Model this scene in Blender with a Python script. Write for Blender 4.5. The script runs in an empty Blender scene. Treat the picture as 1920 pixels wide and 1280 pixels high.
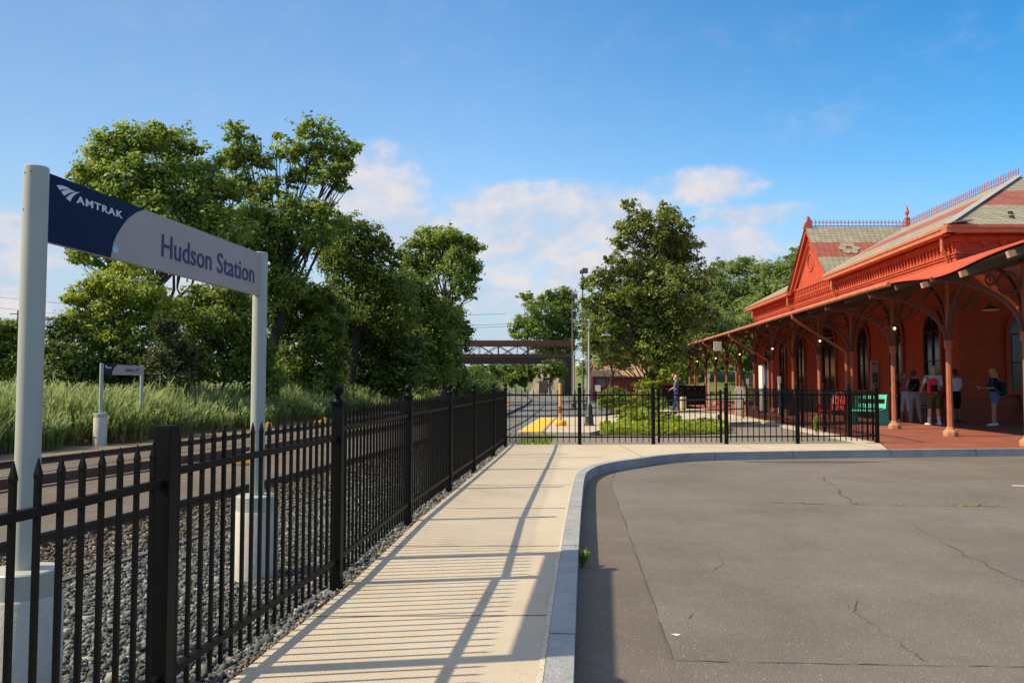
import bpy, bmesh, math, random
import numpy as np
from mathutils import Vector, Matrix, Euler
R = math.radians
random.seed(7)
RNG = np.random.default_rng(11)
S = bpy.context.scene
COL = S.collection

# ------------------------------------------------------------------ camera, light, exposure
CAM_H, F_PX, PITCH = 1.22, 1550.0, math.atan(80 / 1550)
cd = bpy.data.cameras.new('camera'); cam = bpy.data.objects.new('camera', cd); COL.objects.link(cam)
cd.sensor_width = 36; cd.lens = 36 * F_PX / 1920; cd.clip_start = 0.05; cd.clip_end = 4000
cam.location = (0, 0, CAM_H); cam.rotation_euler = (R(90) + PITCH, 0, 0)
S.camera = cam

SUN_EL, SUN_DIR = R(42.0), Vector((-1, -0.15, 0)).normalized()      # horizontal direction towards the sun
ld = bpy.data.lights.new('sun', 'SUN'); sun = bpy.data.objects.new('sun', ld); COL.objects.link(sun)
ld.energy = 4.5; ld.angle = R(0.53); ld.color = (1.0, 0.82, 0.55)
to_sun = Vector((SUN_DIR.x * math.cos(SUN_EL), SUN_DIR.y * math.cos(SUN_EL), math.sin(SUN_EL)))
sun.rotation_euler = to_sun.to_track_quat('Z', 'Y').to_euler()
sun.location = (-20, -5, 30)
S.view_settings.view_transform = 'Standard'; S.view_settings.look = 'None'
S.view_settings.exposure = 0.6; S.view_settings.gamma = 1.0

W = bpy.data.worlds.new('World'); S.world = W; W.use_nodes = True
def build_world():
    nt = W.node_tree; nt.nodes.clear(); N = nt.nodes.new; L = nt.links.new
    out = N('ShaderNodeOutputWorld'); bg = N('ShaderNodeBackground'); L(bg.outputs[0], out.inputs[0])
    bg.inputs[1].default_value = 0.14
    sky = N('ShaderNodeTexSky'); sky.sky_type = 'NISHITA'; sky.sun_disc = False
    sky.sun_elevation = SUN_EL; sky.sun_rotation = math.atan2(SUN_DIR.x, SUN_DIR.y)
    sky.air_density = 1.15; sky.dust_density = 0.6; sky.ozone_density = 2.2
    def M(op, a, b=None, c=None):
        n = N('ShaderNodeMath'); n.operation = op
        for i, v in enumerate((a, b, c)):
            if v is None: continue
            if isinstance(v, (int, float)): n.inputs[i].default_value = v
            else: L(v, n.inputs[i])
        return n.outputs[0]
    tc = N('ShaderNodeTexCoord'); sx = N('ShaderNodeSeparateXYZ'); L(tc.outputs['Generated'], sx.inputs[0])
    az = M('MULTIPLY', M('ARCTAN2', sx.outputs[0], sx.outputs[1]), 57.2958)
    el = M('MULTIPLY', M('ARCSINE', sx.outputs[2]), 57.2958)
    pos = N('ShaderNodeCombineXYZ'); L(az, pos.inputs[0]); L(el, pos.inputs[1])
    def noise(scale, detail, rough, off, stretch=1.0):
        mp = N('ShaderNodeMapping'); L(pos.outputs[0], mp.inputs[0])
        mp.inputs['Location'].default_value = off; mp.inputs['Scale'].default_value = (1, stretch, 1)
        n = N('ShaderNodeTexNoise'); n.inputs['Scale'].default_value = scale; n.inputs['Detail'].default_value = detail
        n.inputs['Roughness'].default_value = rough; L(mp.outputs[0], n.inputs['Vector']); return n.outputs[0]
    n1 = noise(0.30, 8, 0.62, (3, 8, 0), 1.5); n2 = noise(0.16, 4, 0.5, (13, 2, 5), 2.2)
    # (azimuth, elevation, half width, half height, weight) in degrees over the real horizon
    bank = [(-9.6, 12.6, 4.2, 3.6, 1.05), (-7.6, 10.2, 6.2, 3.2, .85), (-10.8, 14.4, 1.6, 1.8, 1.0), (0.5, 12.0, 7.0, 2.0, 1.0), (5.5, 11.4, 6.0, 2.6, .95), (1.0, 9.6, 6.5, 2.6, .8), (-1.5, 6.5, 6.0, 2.5, .55), (8.5, 9.8, 4, 2.2, .9),
            (13.2, 13.2, 4.2, 1.4, .9), (16.0, 11.2, 4.5, .9, .72), (14.0, 9.0, 5.5, 1.9, .9), (4.4, 7.6, 2.6, 1.7, 1.15), (1.8, 5.8, 2.5, 1.0, .9), (6.5, 8.6, 3.0, 1.4, .9),
            (-31.0, 8.2, 3.4, 2.2, .9), (-30.0, 5.0, 3.0, 1.4, .8), (-20.0, 6.5, 6.0, 2.6, .8), (20.5, 17.3, 4.5, 1.5, .17), (30.5, 20.3, 3.0, 1.4, .15),
            (60, 14, 14, 5, .8), (-80, 16, 16, 6, .7), (120, 12, 20, 6, .8), (-140, 15, 18, 6, .8)]
    acc = None
    for a, e, hx, hy, w in bank:
        s = N('ShaderNodeVectorMath'); s.operation = 'SUBTRACT'; L(pos.outputs[0], s.inputs[0]); s.inputs[1].default_value = (a, e, 0)
        m = N('ShaderNodeVectorMath'); m.operation = 'MULTIPLY'; L(s.outputs[0], m.inputs[0]); m.inputs[1].default_value = (1 / hx, 1 / hy, 0)
        l = N('ShaderNodeVectorMath'); l.operation = 'LENGTH'; L(m.outputs[0], l.inputs[0])
        v = M('MULTIPLY', M('MAXIMUM', M('SUBTRACT', 1.25, l.outputs['Value']), 0.0), w)
        acc = v if acc is None else M('SMOOTH_MAX', acc, v, 0.12)
    dens = M('ADD', M('MULTIPLY', acc, 0.75), M('MULTIPLY', M('MULTIPLY', M('SUBTRACT', n1, 0.5), 1.25), M('MINIMUM', M('MULTIPLY', acc, 3.0), 1.0)))
    mr = N('ShaderNodeMapRange'); mr.interpolation_type = 'SMOOTHSTEP'; L(dens, mr.inputs[0])
    mr.inputs[1].default_value = 0.04; mr.inputs[2].default_value = 0.55
    cov = M('MULTIPLY', mr.outputs[0], 0.92)
    # broken bright cloud added overhead, out of view, to fill the shadows
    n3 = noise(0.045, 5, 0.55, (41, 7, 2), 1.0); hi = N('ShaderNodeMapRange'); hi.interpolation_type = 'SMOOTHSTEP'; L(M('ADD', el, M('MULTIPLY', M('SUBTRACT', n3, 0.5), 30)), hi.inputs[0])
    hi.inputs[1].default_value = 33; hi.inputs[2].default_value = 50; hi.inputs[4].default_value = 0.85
    # thin veil towards the horizon
    hz = N('ShaderNodeMapRange'); hz.interpolation_type = 'SMOOTHSTEP'; L(el, hz.inputs[0])
    hz.inputs[1].default_value = 15; hz.inputs[2].default_value = 2; hz.inputs[3].default_value = 0; hz.inputs[4].default_value = 0.85
    veil = N('ShaderNodeMix'); veil.data_type = 'RGBA'; L(hz.outputs[0], veil.inputs[0])
    deep = N('ShaderNodeMapRange'); deep.interpolation_type = 'SMOOTHSTEP'; L(M('ADD', az, M('MULTIPLY', el, 1.2)), deep.inputs[0])
    deep.inputs[1].default_value = 0; deep.inputs[2].default_value = 75
    hs = N('ShaderNodeHueSaturation'); hs.inputs['Saturation'].default_value = 1.16; hs.inputs['Value'].default_value = 1.0
    L(sky.outputs[0], hs.inputs['Color'])
    dp = N('ShaderNodeMix'); dp.data_type = 'RGBA'; dp.blend_type = 'MULTIPLY'; L(deep.outputs[0], dp.inputs[0]); L(hs.outputs[0], dp.inputs[6]); dp.inputs[7].default_value = (.14, .66, .88, 1)
    dm = N('ShaderNodeMapRange'); L(az, dm.inputs[0]); dm.inputs[1].default_value = -34; dm.inputs[2].default_value = -2; dm.inputs[3].default_value = .72; dm.inputs[4].default_value = 1.0
    dk = N('ShaderNodeMix'); dk.data_type = 'RGBA'; dk.blend_type = 'MULTIPLY'; dk.inputs[0].default_value = 1; L(dp.outputs[2], dk.inputs[6]); dc = N('ShaderNodeCombineColor')
    for i in range(3): L(dm.outputs[0], dc.inputs[i])
    L(dc.outputs[0], dk.inputs[7])
    L(dk.outputs[2], veil.inputs[6]); veil.inputs[7].default_value = (2.1, 2.7, 3.45, 1)
    cc = N('ShaderNodeMix'); cc.data_type = 'RGBA'
    sh = N('ShaderNodeMapRange'); L(M('ADD', n2, M('MULTIPLY', M('SUBTRACT', n1, 0.5), 1.2)), sh.inputs[0])
    sh.inputs[1].default_value = 0.38; sh.inputs[2].default_value = 0.72
    L(sh.outputs[0], cc.inputs[0]); cc.inputs[6].default_value = (2.6, 3.1, 3.9, 1); cc.inputs[7].default_value = (3.9, 3.65, 3.65, 1)
    fin = N('ShaderNodeMix'); fin.data_type = 'RGBA'; L(cov, fin.inputs[0]); L(veil.outputs[2], fin.inputs[6]); L(cc.outputs[2], fin.inputs[7])
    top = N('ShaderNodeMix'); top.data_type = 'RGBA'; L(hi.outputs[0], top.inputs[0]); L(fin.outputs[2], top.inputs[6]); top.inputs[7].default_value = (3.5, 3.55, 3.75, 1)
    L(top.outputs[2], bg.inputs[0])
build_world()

# ------------------------------------------------------------------ placing helpers
def ray(px, py):
    dx = (px - 960) / F_PX; dv = (640 - py) / F_PX
    return dx, math.cos(PITCH) - dv * math.sin(PITCH), math.sin(PITCH) + dv * math.cos(PITCH)
def G(px, py, z=0.0):
    r = ray(px, py); t = (z - CAM_H) / r[2]; return Vector((r[0] * t, r[1] * t, z))
def D(px, py, Y):
    r = ray(px, py); t = Y / r[1]; return Vector((r[0] * t, Y, CAM_H + r[2] * t))
def lerp(a, b, t): return a + (b - a) * t
def interp(x, pts):
    return float(np.interp(x, [p[0] for p in pts], [p[1] for p in pts]))
def sstep(a, b, x):
    t = min(1, max(0, (x - a) / (b - a))); return t * t * (3 - 2 * t)

# ------------------------------------------------------------------ materials
MATS = {}
def mat(name, col, rough=0.6, var=0.0, vscale=8.0, bump=0.0, bscale=60.0, metal=0.0, col2=None, spec=0.5, detail=5.0, emit=None, coat=0.0):
    """Principled material whose colour drifts between col and col2 with noise, plus an optional fine bump."""
    if name in MATS: return MATS[name]
    m = bpy.data.materials.new(name); m.use_nodes = True; MATS[name] = m
    nt = m.node_tree; b = nt.nodes['Principled BSDF']; L = nt.links.new
    b.inputs['Roughness'].default_value = rough; b.inputs['Metallic'].default_value = metal
    b.inputs['Specular IOR Level'].default_value = spec; b.inputs['Base Color'].default_value = (*col, 1)
    if coat: b.inputs['Coat Weight'].default_value = coat
    if emit: b.inputs['Emission Color'].default_value = (*emit[:3], 1); b.inputs['Emission Strength'].default_value = emit[3]
    tc = nt.nodes.new('ShaderNodeTexCoord')
    if var or col2:
        n = nt.nodes.new('ShaderNodeTexNoise'); n.inputs['Scale'].default_value = vscale; n.inputs['Detail'].default_value = detail; n.inputs['Roughness'].default_value = 0.65
        L(tc.outputs['Object'], n.inputs['Vector'])
        r = nt.nodes.new('ShaderNodeValToRGB'); r.color_ramp.elements[0].position = 0.3; r.color_ramp.elements[1].position = 0.7
        c2 = col2 or tuple(min(1, c * (1 + var)) for c in col); c1 = col if col2 else tuple(c * (1 - var) for c in col)
        r.color_ramp.elements[0].color = (*c1, 1); r.color_ramp.elements[1].color = (*c2, 1)
        L(n.outputs[0], r.inputs[0]); L(r.outputs[0], b.inputs['Base Color'])
    if bump:
        n2 = nt.nodes.new('ShaderNodeTexNoise'); n2.inputs['Scale'].default_value = bscale; n2.inputs['Detail'].default_value = 6
        L(tc.outputs['Object'], n2.inputs['Vector'])
        bp = nt.nodes.new('ShaderNodeBump'); bp.inputs['Strength'].default_value = bump; bp.inputs['Distance'].default_value = 0.02
        L(n2.outputs[0], bp.inputs['Height']); L(bp.outputs[0], b.inputs['Normal'])
    return m

def layered(name, stops, scales, rough=0.85, bump=0.35, bscale=180, speck=None):
    """Ground material: two noises (broad patches and grain) over a colour ramp, optional bright specks."""
    if name in MATS: return MATS[name]
    m = bpy.data.materials.new(name); m.use_nodes = True; MATS[name] = m
    nt = m.node_tree; b = nt.nodes['Principled BSDF']; L = nt.links.new; N = nt.nodes.new
    b.inputs['Roughness'].default_value = rough; b.inputs['Specular IOR Level'].default_value = 0.3
    tc = N('ShaderNodeTexCoord')
    def nz(s, d=6):
        n = N('ShaderNodeTexNoise'); n.inputs['Scale'].default_value = s; n.inputs['Detail'].default_value = d; n.inputs['Roughness'].default_value = 0.6
        L(tc.outputs['Object'], n.inputs['Vector']); return n.outputs[0]
    def M(op, a, c):
        n = N('ShaderNodeMath'); n.operation = op
        for i, v in enumerate((a, c)):
            if isinstance(v, (int, float)): n.inputs[i].default_value = v
            else: L(v, n.inputs[i])
        return n.outputs[0]
    h = M('ADD', M('MULTIPLY', nz(scales[0]), 0.5), M('ADD', M('MULTIPLY', nz(scales[1]), 0.25), M('MULTIPLY', nz(scales[2], 2), 0.25)))
    r = N('ShaderNodeValToRGB'); cr = r.color_ramp
    cr.elements[0].position = stops[0][0]; cr.elements[0].color = (*stops[0][1], 1)
    cr.elements[1].position = stops[-1][0]; cr.elements[1].color = (*stops[-1][1], 1)
    for p, c in stops[1:-1]:
        e = cr.elements.new(p); e.color = (*c, 1)
    L(h, r.inputs[0]); c = r.outputs[0]
    if speck:
        v = N('ShaderNodeTexVoronoi'); v.inputs['Scale'].default_value = speck[0]; L(tc.outputs['Object'], v.inputs['Vector'])
        mr = N('ShaderNodeMapRange'); L(v.outputs['Distance'], mr.inputs[0]); mr.inputs[1].default_value = 0.0; mr.inputs[2].default_value = speck[1]
        mr.inputs[3].default_value = 1; mr.inputs[4].default_value = 0
        sel = N('ShaderNodeSeparateColor'); L(v.outputs['Color'], sel.inputs[0])
        k = M('MULTIPLY', mr.outputs[0], M('GREATER_THAN', sel.outputs[0], speck[3]))
        mx = N('ShaderNodeMix'); mx.data_type = 'RGBA'; L(k, mx.inputs[0]); L(c, mx.inputs[6]); mx.inputs[7].default_value = (*speck[2], 1); c = mx.outputs[2]
    L(c, b.inputs['Base Color'])
    bp = N('ShaderNodeBump'); bp.inputs['Strength'].default_value = bump; bp.inputs['Distance'].default_value = 0.012
    L(nz(bscale, 4), bp.inputs['Height']); L(bp.outputs[0], b.inputs['Normal'])
    return m

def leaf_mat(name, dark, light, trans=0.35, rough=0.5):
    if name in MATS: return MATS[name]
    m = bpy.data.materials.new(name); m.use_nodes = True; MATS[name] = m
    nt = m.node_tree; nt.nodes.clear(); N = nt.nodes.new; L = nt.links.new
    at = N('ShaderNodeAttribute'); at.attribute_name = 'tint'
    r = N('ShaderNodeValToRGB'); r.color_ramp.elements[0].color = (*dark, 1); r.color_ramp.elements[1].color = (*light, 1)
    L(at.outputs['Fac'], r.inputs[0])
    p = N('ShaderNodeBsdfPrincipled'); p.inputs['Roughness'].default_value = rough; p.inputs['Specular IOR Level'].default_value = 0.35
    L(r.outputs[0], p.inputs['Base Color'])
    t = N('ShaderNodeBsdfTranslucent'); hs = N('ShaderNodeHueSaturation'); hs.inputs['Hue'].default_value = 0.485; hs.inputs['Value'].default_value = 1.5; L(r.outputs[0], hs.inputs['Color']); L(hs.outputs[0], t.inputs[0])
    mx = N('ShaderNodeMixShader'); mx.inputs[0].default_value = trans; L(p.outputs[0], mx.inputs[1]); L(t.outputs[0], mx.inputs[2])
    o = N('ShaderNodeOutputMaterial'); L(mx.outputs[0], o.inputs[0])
    return m

ASPHALT = layered('asphalt', [(.3, (.105, .094, .085)), (.45, (.145, .130, .117)), (.56, (.175, .157, .141)), (.7, (.225, .202, .180))], (0.55, 3.2, 75), .9, .9, 110, (62, .42, (.40, .375, .335), .86))
ASPHALT2 = layered('yard_asphalt', [(.3, (.15, .135, .12)), (.7, (.24, .215, .19))], (0.6, 5, 120), .9, .4, 200)
CONCRETE = layered('concrete_walk', [(.28, (.335, .29, .225)), (.45, (.45, .395, .31)), (.6, (.50, .44, .35)), (.72, (.56, .50, .40))], (0.9, 7, 90), .85, .5, 120, (95, .45, (.24, .205, .155), .90))
GRANITE = layered('granite', [(.3, (.19, .20, .215)), (.5, (.28, .295, .315)), (.7, (.38, .39, .41))], (3, 18, 90), .75, .9, 40)
PAVED = layered('track_paving', [(.3, (.075, .062, .052)), (.5, (.115, .098, .082)), (.7, (.165, .142, .12))], (0.5, 4, 60), .9, .5, 90)
SOIL = layered('soil', [(.3, (.10, .085, .06)), (.5, (.17, .145, .105)), (.7, (.26, .225, .17))], (0.4, 3, 40), .95, .8, 50)
BALLAST = layered('ballast', [(.3, (.07, .075, .075)), (.5, (.13, .135, .13)), (.72, (.26, .255, .235))], (0.5, 12, 30), .9, 1.0, 32)
GRASSBANK = layered('bank_grass', [(.3, (.09, .14, .025)), (.5, (.15, .21, .04)), (.7, (.24, .26, .07))], (0.15, 1.2, 12), .95, .8, 20)
BLACK = mat('black_paint', (.0045, .0048, .0052), .5, .25, 20, .05, 80, spec=.13)
BLACKD = mat('black_metal', (.015, .015, .016), .5)
STEELGREY = mat('grey_painted_steel', (.36, .38, .35), .45, .06, 3)
PEDESTAL = layered('pedestal_concrete', [(.3, (.36, .35, .31)), (.5, (.46, .45, .41)), (.7, (.54, .52, .48))], (2, 9, 60), .85, .3, 60)
RUST = mat('rail_rust', (.085, .045, .028), .7, .4, 15, .3, 40)
RAILTOP = mat('rail_head', (.13, .12, .115), .5, .2, 10, metal=.3)
def painted_brick(name, col):
    m = bpy.data.materials.new(name); m.use_nodes = True; MATS[name] = m
    nt = m.node_tree; b = nt.nodes['Principled BSDF']; N = nt.nodes.new; L = nt.links.new
    b.inputs['Roughness'].default_value = .82; b.inputs['Specular IOR Level'].default_value = .12
    tc = N('ShaderNodeTexCoord'); sp = N('ShaderNodeSeparateXYZ'); L(tc.outputs['Object'], sp.inputs[0])
    ad = N('ShaderNodeMath'); L(sp.outputs[0], ad.inputs[0]); L(sp.outputs[1], ad.inputs[1]); cv = N('ShaderNodeCombineXYZ'); L(ad.outputs[0], cv.inputs[0]); L(sp.outputs[2], cv.inputs[1])
    br = N('ShaderNodeTexBrick'); L(cv.outputs[0], br.inputs['Vector']); br.inputs['Scale'].default_value = 1; br.inputs['Brick Width'].default_value = .24; br.inputs['Row Height'].default_value = .085; br.inputs['Mortar Size'].default_value = .006
    k = lambda f: tuple(c * f for c in col) + (1,)
    br.inputs['Color1'].default_value = k(.93); br.inputs['Color2'].default_value = k(1.07); br.inputs['Mortar'].default_value = k(.72)
    mp = N('ShaderNodeMapping'); mp.inputs['Scale'].default_value = (1.6, 1.6, .22); L(tc.outputs['Object'], mp.inputs[0])
    n = N('ShaderNodeTexNoise'); n.inputs['Scale'].default_value = 1.4; n.inputs['Detail'].default_value = 8; n.inputs['Roughness'].default_value = .65; L(mp.outputs[0], n.inputs['Vector'])
    r = N('ShaderNodeValToRGB'); r.color_ramp.elements[0].position = .32; r.color_ramp.elements[1].position = .68; r.color_ramp.elements[0].color = (.80, .78, .76, 1); r.color_ramp.elements[1].color = (1.1, 1.14, 1.2, 1); L(n.outputs[0], r.inputs[0])
    mx = N('ShaderNodeMix'); mx.data_type = 'RGBA'; mx.blend_type = 'MULTIPLY'; mx.inputs[0].default_value = 1; L(br.outputs[0], mx.inputs[6]); L(r.outputs[0], mx.inputs[7]); L(mx.outputs[2], b.inputs['Base Color'])
    bp = N('ShaderNodeBump'); bp.inputs['Strength'].default_value = .4; bp.inputs['Distance'].default_value = .01; bp.invert = True; L(br.outputs['Fac'], bp.inputs['Height']); L(bp.outputs[0], b.inputs['Normal']); return m
RED = painted_brick('red_painted_brick', (.46, .088, .045))
REDTRIM = mat('red_trim', (.38, .078, .042), .65, .12, 3, spec=.25)
GUTTER = mat('brown_gutter', (.43, .15, .065), .5, .18, 4)
POSTRED = mat('post_brown_red', (.33, .11, .065), .55, .18, 6, spec=.3)
POSTDK = mat('bracket_brown', (.12, .05, .038), .6, .2, 6, spec=.3)
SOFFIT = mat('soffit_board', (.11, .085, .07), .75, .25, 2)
CANROOF = mat('canopy_red_metal', (.43, .088, .042), .8, .16, 1.2, spec=.08)
GLASSDK = mat('dark_glass', (.012, .014, .016), .12, spec=.6)
FRAMEDK = mat('dark_frame', (.05, .02, .018), .6)
BRICKTAN = mat('stone_base', (.42, .20, .11), .8, .2, 12, .3, 40)
BARK = mat('bark', (.075, .06, .048), .9, .35, 9, .8, 25)
BARKDK = mat('bark_dark', (.04, .033, .028), .9, .35, 9, .8, 25)

def slate():
    m = bpy.data.materials.new('banded_slate'); m.use_nodes = True; MATS['banded_slate'] = m
    nt = m.node_tree; b = nt.nodes['Principled BSDF']; N = nt.nodes.new; L = nt.links.new
    b.inputs['Roughness'].default_value = .72; b.inputs['Specular IOR Level'].default_value = .3
    tc = N('ShaderNodeTexCoord'); s = N('ShaderNodeSeparateXYZ'); L(tc.outputs['Object'], s.inputs[0])
    def M(op, a, c):
        n = N('ShaderNodeMath'); n.operation = op
        for i, v in enumerate((a, c)):
            if isinstance(v, (int, float)): n.inputs[i].default_value = v
            else: L(v, n.inputs[i])
        return n.outputs[0]
    cv = N('ShaderNodeCombineXYZ'); L(M('ADD', s.outputs[0], s.outputs[1]), cv.inputs[0]); L(M('MULTIPLY', s.outputs[2], 1.9), cv.inputs[1])
    def brick(c1, c2, mo):
        n = N('ShaderNodeTexBrick'); L(cv.outputs[0], n.inputs['Vector']); n.inputs['Scale'].default_value = 1.0
        n.inputs['Brick Width'].default_value = .28; n.inputs['Row Height'].default_value = .21; n.inputs['Mortar Size'].default_value = .014
        n.inputs['Color1'].default_value = (*c1, 1); n.inputs['Color2'].default_value = (*c2, 1); n.inputs['Mortar'].default_value = (*mo, 1); return n
    g = brick((.25, .235, .175), (.33, .31, .235), (.09, .085, .07)); r = brick((.27, .085, .068), (.35, .115, .085), (.10, .035, .03))
    sel = M('MULTIPLY', M('GREATER_THAN', s.outputs[2], 7.43), M('LESS_THAN', s.outputs[2], 8.32))
    mx = N('ShaderNodeMix'); mx.data_type = 'RGBA'; L(sel, mx.inputs[0]); L(g.outputs[0], mx.inputs[6]); L(r.outputs[0], mx.inputs[7])
    nz = N('ShaderNodeTexNoise'); nz.inputs['Scale'].default_value = 1.3; nz.inputs['Detail'].default_value = 7; L(tc.outputs['Object'], nz.inputs['Vector'])
    mr = N('ShaderNodeMapRange'); L(nz.outputs[0], mr.inputs[0]); mr.inputs[3].default_value = .75; mr.inputs[4].default_value = 1.25
    mm = N('ShaderNodeMix'); mm.data_type = 'RGBA'; mm.blend_type = 'MULTIPLY'; mm.inputs[0].default_value = 1
    L(mx.outputs[2], mm.inputs[6]); cc = N('ShaderNodeCombineColor')
    for i in range(3): L(mr.outputs[0], cc.inputs[i])
    L(cc.outputs[0], mm.inputs[7]); L(mm.outputs[2], b.inputs['Base Color'])
    bp = N('ShaderNodeBump'); bp.inputs['Strength'].default_value = .5; bp.inputs['Distance'].default_value = .02; L(g.outputs['Fac'], bp.inputs['Height']); bp.invert = True
    L(bp.outputs[0], b.inputs['Normal']); return m
SLATE = slate()

def brickpave():
    m = bpy.data.materials.new('brick_paving'); m.use_nodes = True
    nt = m.node_tree; b = nt.nodes['Principled BSDF']; N = nt.nodes.new; L = nt.links.new
    b.inputs['Roughness'].default_value = .85
    tc = N('ShaderNodeTexCoord'); n = N('ShaderNodeTexBrick'); L(tc.outputs['Object'], n.inputs['Vector']); n.inputs['Scale'].default_value = 1
    n.inputs['Brick Width'].default_value = .2; n.inputs['Row Height'].default_value = .1; n.inputs['Mortar Size'].default_value = .006
    n.inputs['Color1'].default_value = (.235, .062, .036, 1); n.inputs['Color2'].default_value = (.30, .085, .05, 1); n.inputs['Mortar'].default_value = (.17, .07, .05, 1)
    nz = N('ShaderNodeTexNoise'); nz.inputs['Scale'].default_value = .9; nz.inputs['Detail'].default_value = 8; L(tc.outputs['Object'], nz.inputs['Vector'])
    r = N('ShaderNodeValToRGB'); r.color_ramp.elements[0].position = .5; r.color_ramp.elements[1].position = .75
    r.color_ramp.elements[0].color = (0, 0, 0, 1); r.color_ramp.elements[1].color = (.45, .45, .45, 1); L(nz.outputs[0], r.inputs[0])
    mx = N('ShaderNodeMix'); mx.data_type = 'RGBA'; L(r.outputs[0], mx.inputs[0]); L(n.outputs[0], mx.inputs[6]); mx.inputs[7].default_value = (.40, .20, .14, 1)
    L(mx.outputs[2], b.inputs['Base Color']); return m
BRICK = brickpave()

# ------------------------------------------------------------------ mesh builder
class MB:
    def __init__(s): s.v = []; s.f = []; s.m = []; s.mi = 0
    def add(s, vs, fs):
        o = len(s.v); s.v.extend([tuple(v) for v in vs]); s.f.extend([tuple(i + o for i in f) for f in fs]); s.m.extend([s.mi] * len(fs)); return s
    def box(s, c, size, rot=None):
        x, y, z = (q / 2 for q in size)
        vs = [Vector((a, b, d)) for d in (-z, z) for a, b in ((-x, -y), (x, -y), (x, y), (-x, y))]
        if rot is not None:
            m = rot if isinstance(rot, Matrix) else Matrix.Rotation(rot, 3, 'Z'); vs = [m @ v for v in vs]
        c = Vector(c); return s.add([v + c for v in vs], [(3, 2, 1, 0), (4, 5, 6, 7), (0, 1, 5, 4), (1, 2, 6, 5), (2, 3, 7, 6), (3, 0, 4, 7)])
    def bar(s, a, b, w, h=None, up=(0, 0, 1)):
        a = Vector(a); b = Vector(b); h = h or w; d = b - a; L = d.length
        if L < 1e-6: return s
        d.normalize(); u = Vector(up)
        if abs(d.dot(u)) > .98: u = Vector((0, 1, 0))
        x = d.cross(u).normalized(); y = x.cross(d)
        vs = [p + x * sx * w / 2 + y * sy * h / 2 for p in (a, b) for sx, sy in ((-1, -1), (1, -1), (1, 1), (-1, 1))]
        return s.add(vs, [(3, 2, 1, 0), (4, 5, 6, 7), (0, 1, 5, 4), (1, 2, 6, 5), (2, 3, 7, 6), (3, 0, 4, 7)])
    def tube(s, pts, rad, n=10, cap=True):
        pts = [Vector(p) for p in pts]; rr = rad if isinstance(rad, (list, tuple)) else [rad] * len(pts)
        vs = []; fs = []; px = None
        for i, p in enumerate(pts):
            t = (pts[min(i + 1, len(pts) - 1)] - pts[max(i - 1, 0)]).normalized()
            if px is None:
                px = t.cross(Vector((0, 0, 1)) if abs(t.z) < .9 else Vector((0, 1, 0))).normalized()
            else:
                px = (px - t * px.dot(t)).normalized()
            py = t.cross(px)
            for k in range(n):
                a = 2 * math.pi * k / n; vs.append(p + (px * math.cos(a) + py * math.sin(a)) * rr[i])
        for i in range(len(pts) - 1):
            for k in range(n): fs.append((i * n + k, i * n + (k + 1) % n, (i + 1) * n + (k + 1) % n, (i + 1) * n + k))
        if cap: fs.append(tuple(range(n - 1, -1, -1))); fs.append(tuple((len(pts) - 1) * n + k for k in range(n)))
        return s.add(vs, fs)
    def lathe(s, c, prof, n=20, ax=None):
        """prof: (radius, z) pairs from bottom to top."""
        c = Vector(c); vs = []; fs = []
        for r, z in prof:
            for k in range(n):
                a = 2 * math.pi * k / n; vs.append(c + Vector((r * math.cos(a), r * math.sin(a), z)))
        for i in range(len(prof) - 1):
            for k in range(n): fs.append((i * n + k, i * n + (k + 1) % n, (i + 1) * n + (k + 1) % n, (i + 1) * n + k))
        fs.append(tuple(range(n - 1, -1, -1))); fs.append(tuple((len(prof) - 1) * n + k for k in range(n)))
        return s.add(vs, fs)
    def sphere(s, c, r, n=10, sq=(1, 1, 1)):
        c = Vector(c); vs = []; fs = []; m = n // 2 + 1
        for i in range(m + 1):
            t = math.pi * i / m
            for k in range(n):
                a = 2 * math.pi * k / n
                vs.append(c + Vector((math.sin(t) * math.cos(a) * sq[0], math.sin(t) * math.sin(a) * sq[1], -math.cos(t) * sq[2])) * r)
        for i in range(m):
            for k in range(n): fs.append((i * n + k, i * n + (k + 1) % n, (i + 1) * n + (k + 1) % n, (i + 1) * n + k))
        return s.add(vs, fs)
    def ring(s, c, r, w, u, v, n=24, m=6):
        """torus in the plane of the vectors u, v"""
        u = Vector(u); v = Vector(v); nn = u.cross(v); c = Vector(c); vs = []; fs = []
        for i in range(n):
            a = 2 * math.pi * i / n; d = u * math.cos(a) + v * math.sin(a)
            for k in range(m):
                b = 2 * math.pi * k / m; vs.append(c + d * (r + w * math.cos(b)) + nn * w * math.sin(b))
        for i in range(n):
            for k in range(m): fs.append((i * m + k, ((i + 1) % n) * m + k, ((i + 1) % n) * m + (k + 1) % m, i * m + (k + 1) % m))
        return s.add(vs, fs)
    def poly(s, pts): return s.add(pts, [tuple(range(len(pts)))])
    def prism(s, pts, off):
        """polygon extruded by the vector off"""
        n = len(pts); pts = [Vector(p) for p in pts]; off = Vector(off)
        return s.add(pts + [p + off for p in pts], [tuple(range(n - 1, -1, -1)), tuple(range(n, 2 * n))] + [(i, (i + 1) % n, (i + 1) % n + n, i + n) for i in range(n)])
    def strip(s, left, right):
        n = len(left); return s.add(list(left) + list(right), [(i, n + i, n + i + 1, i + 1) for i in range(n - 1)])
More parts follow.
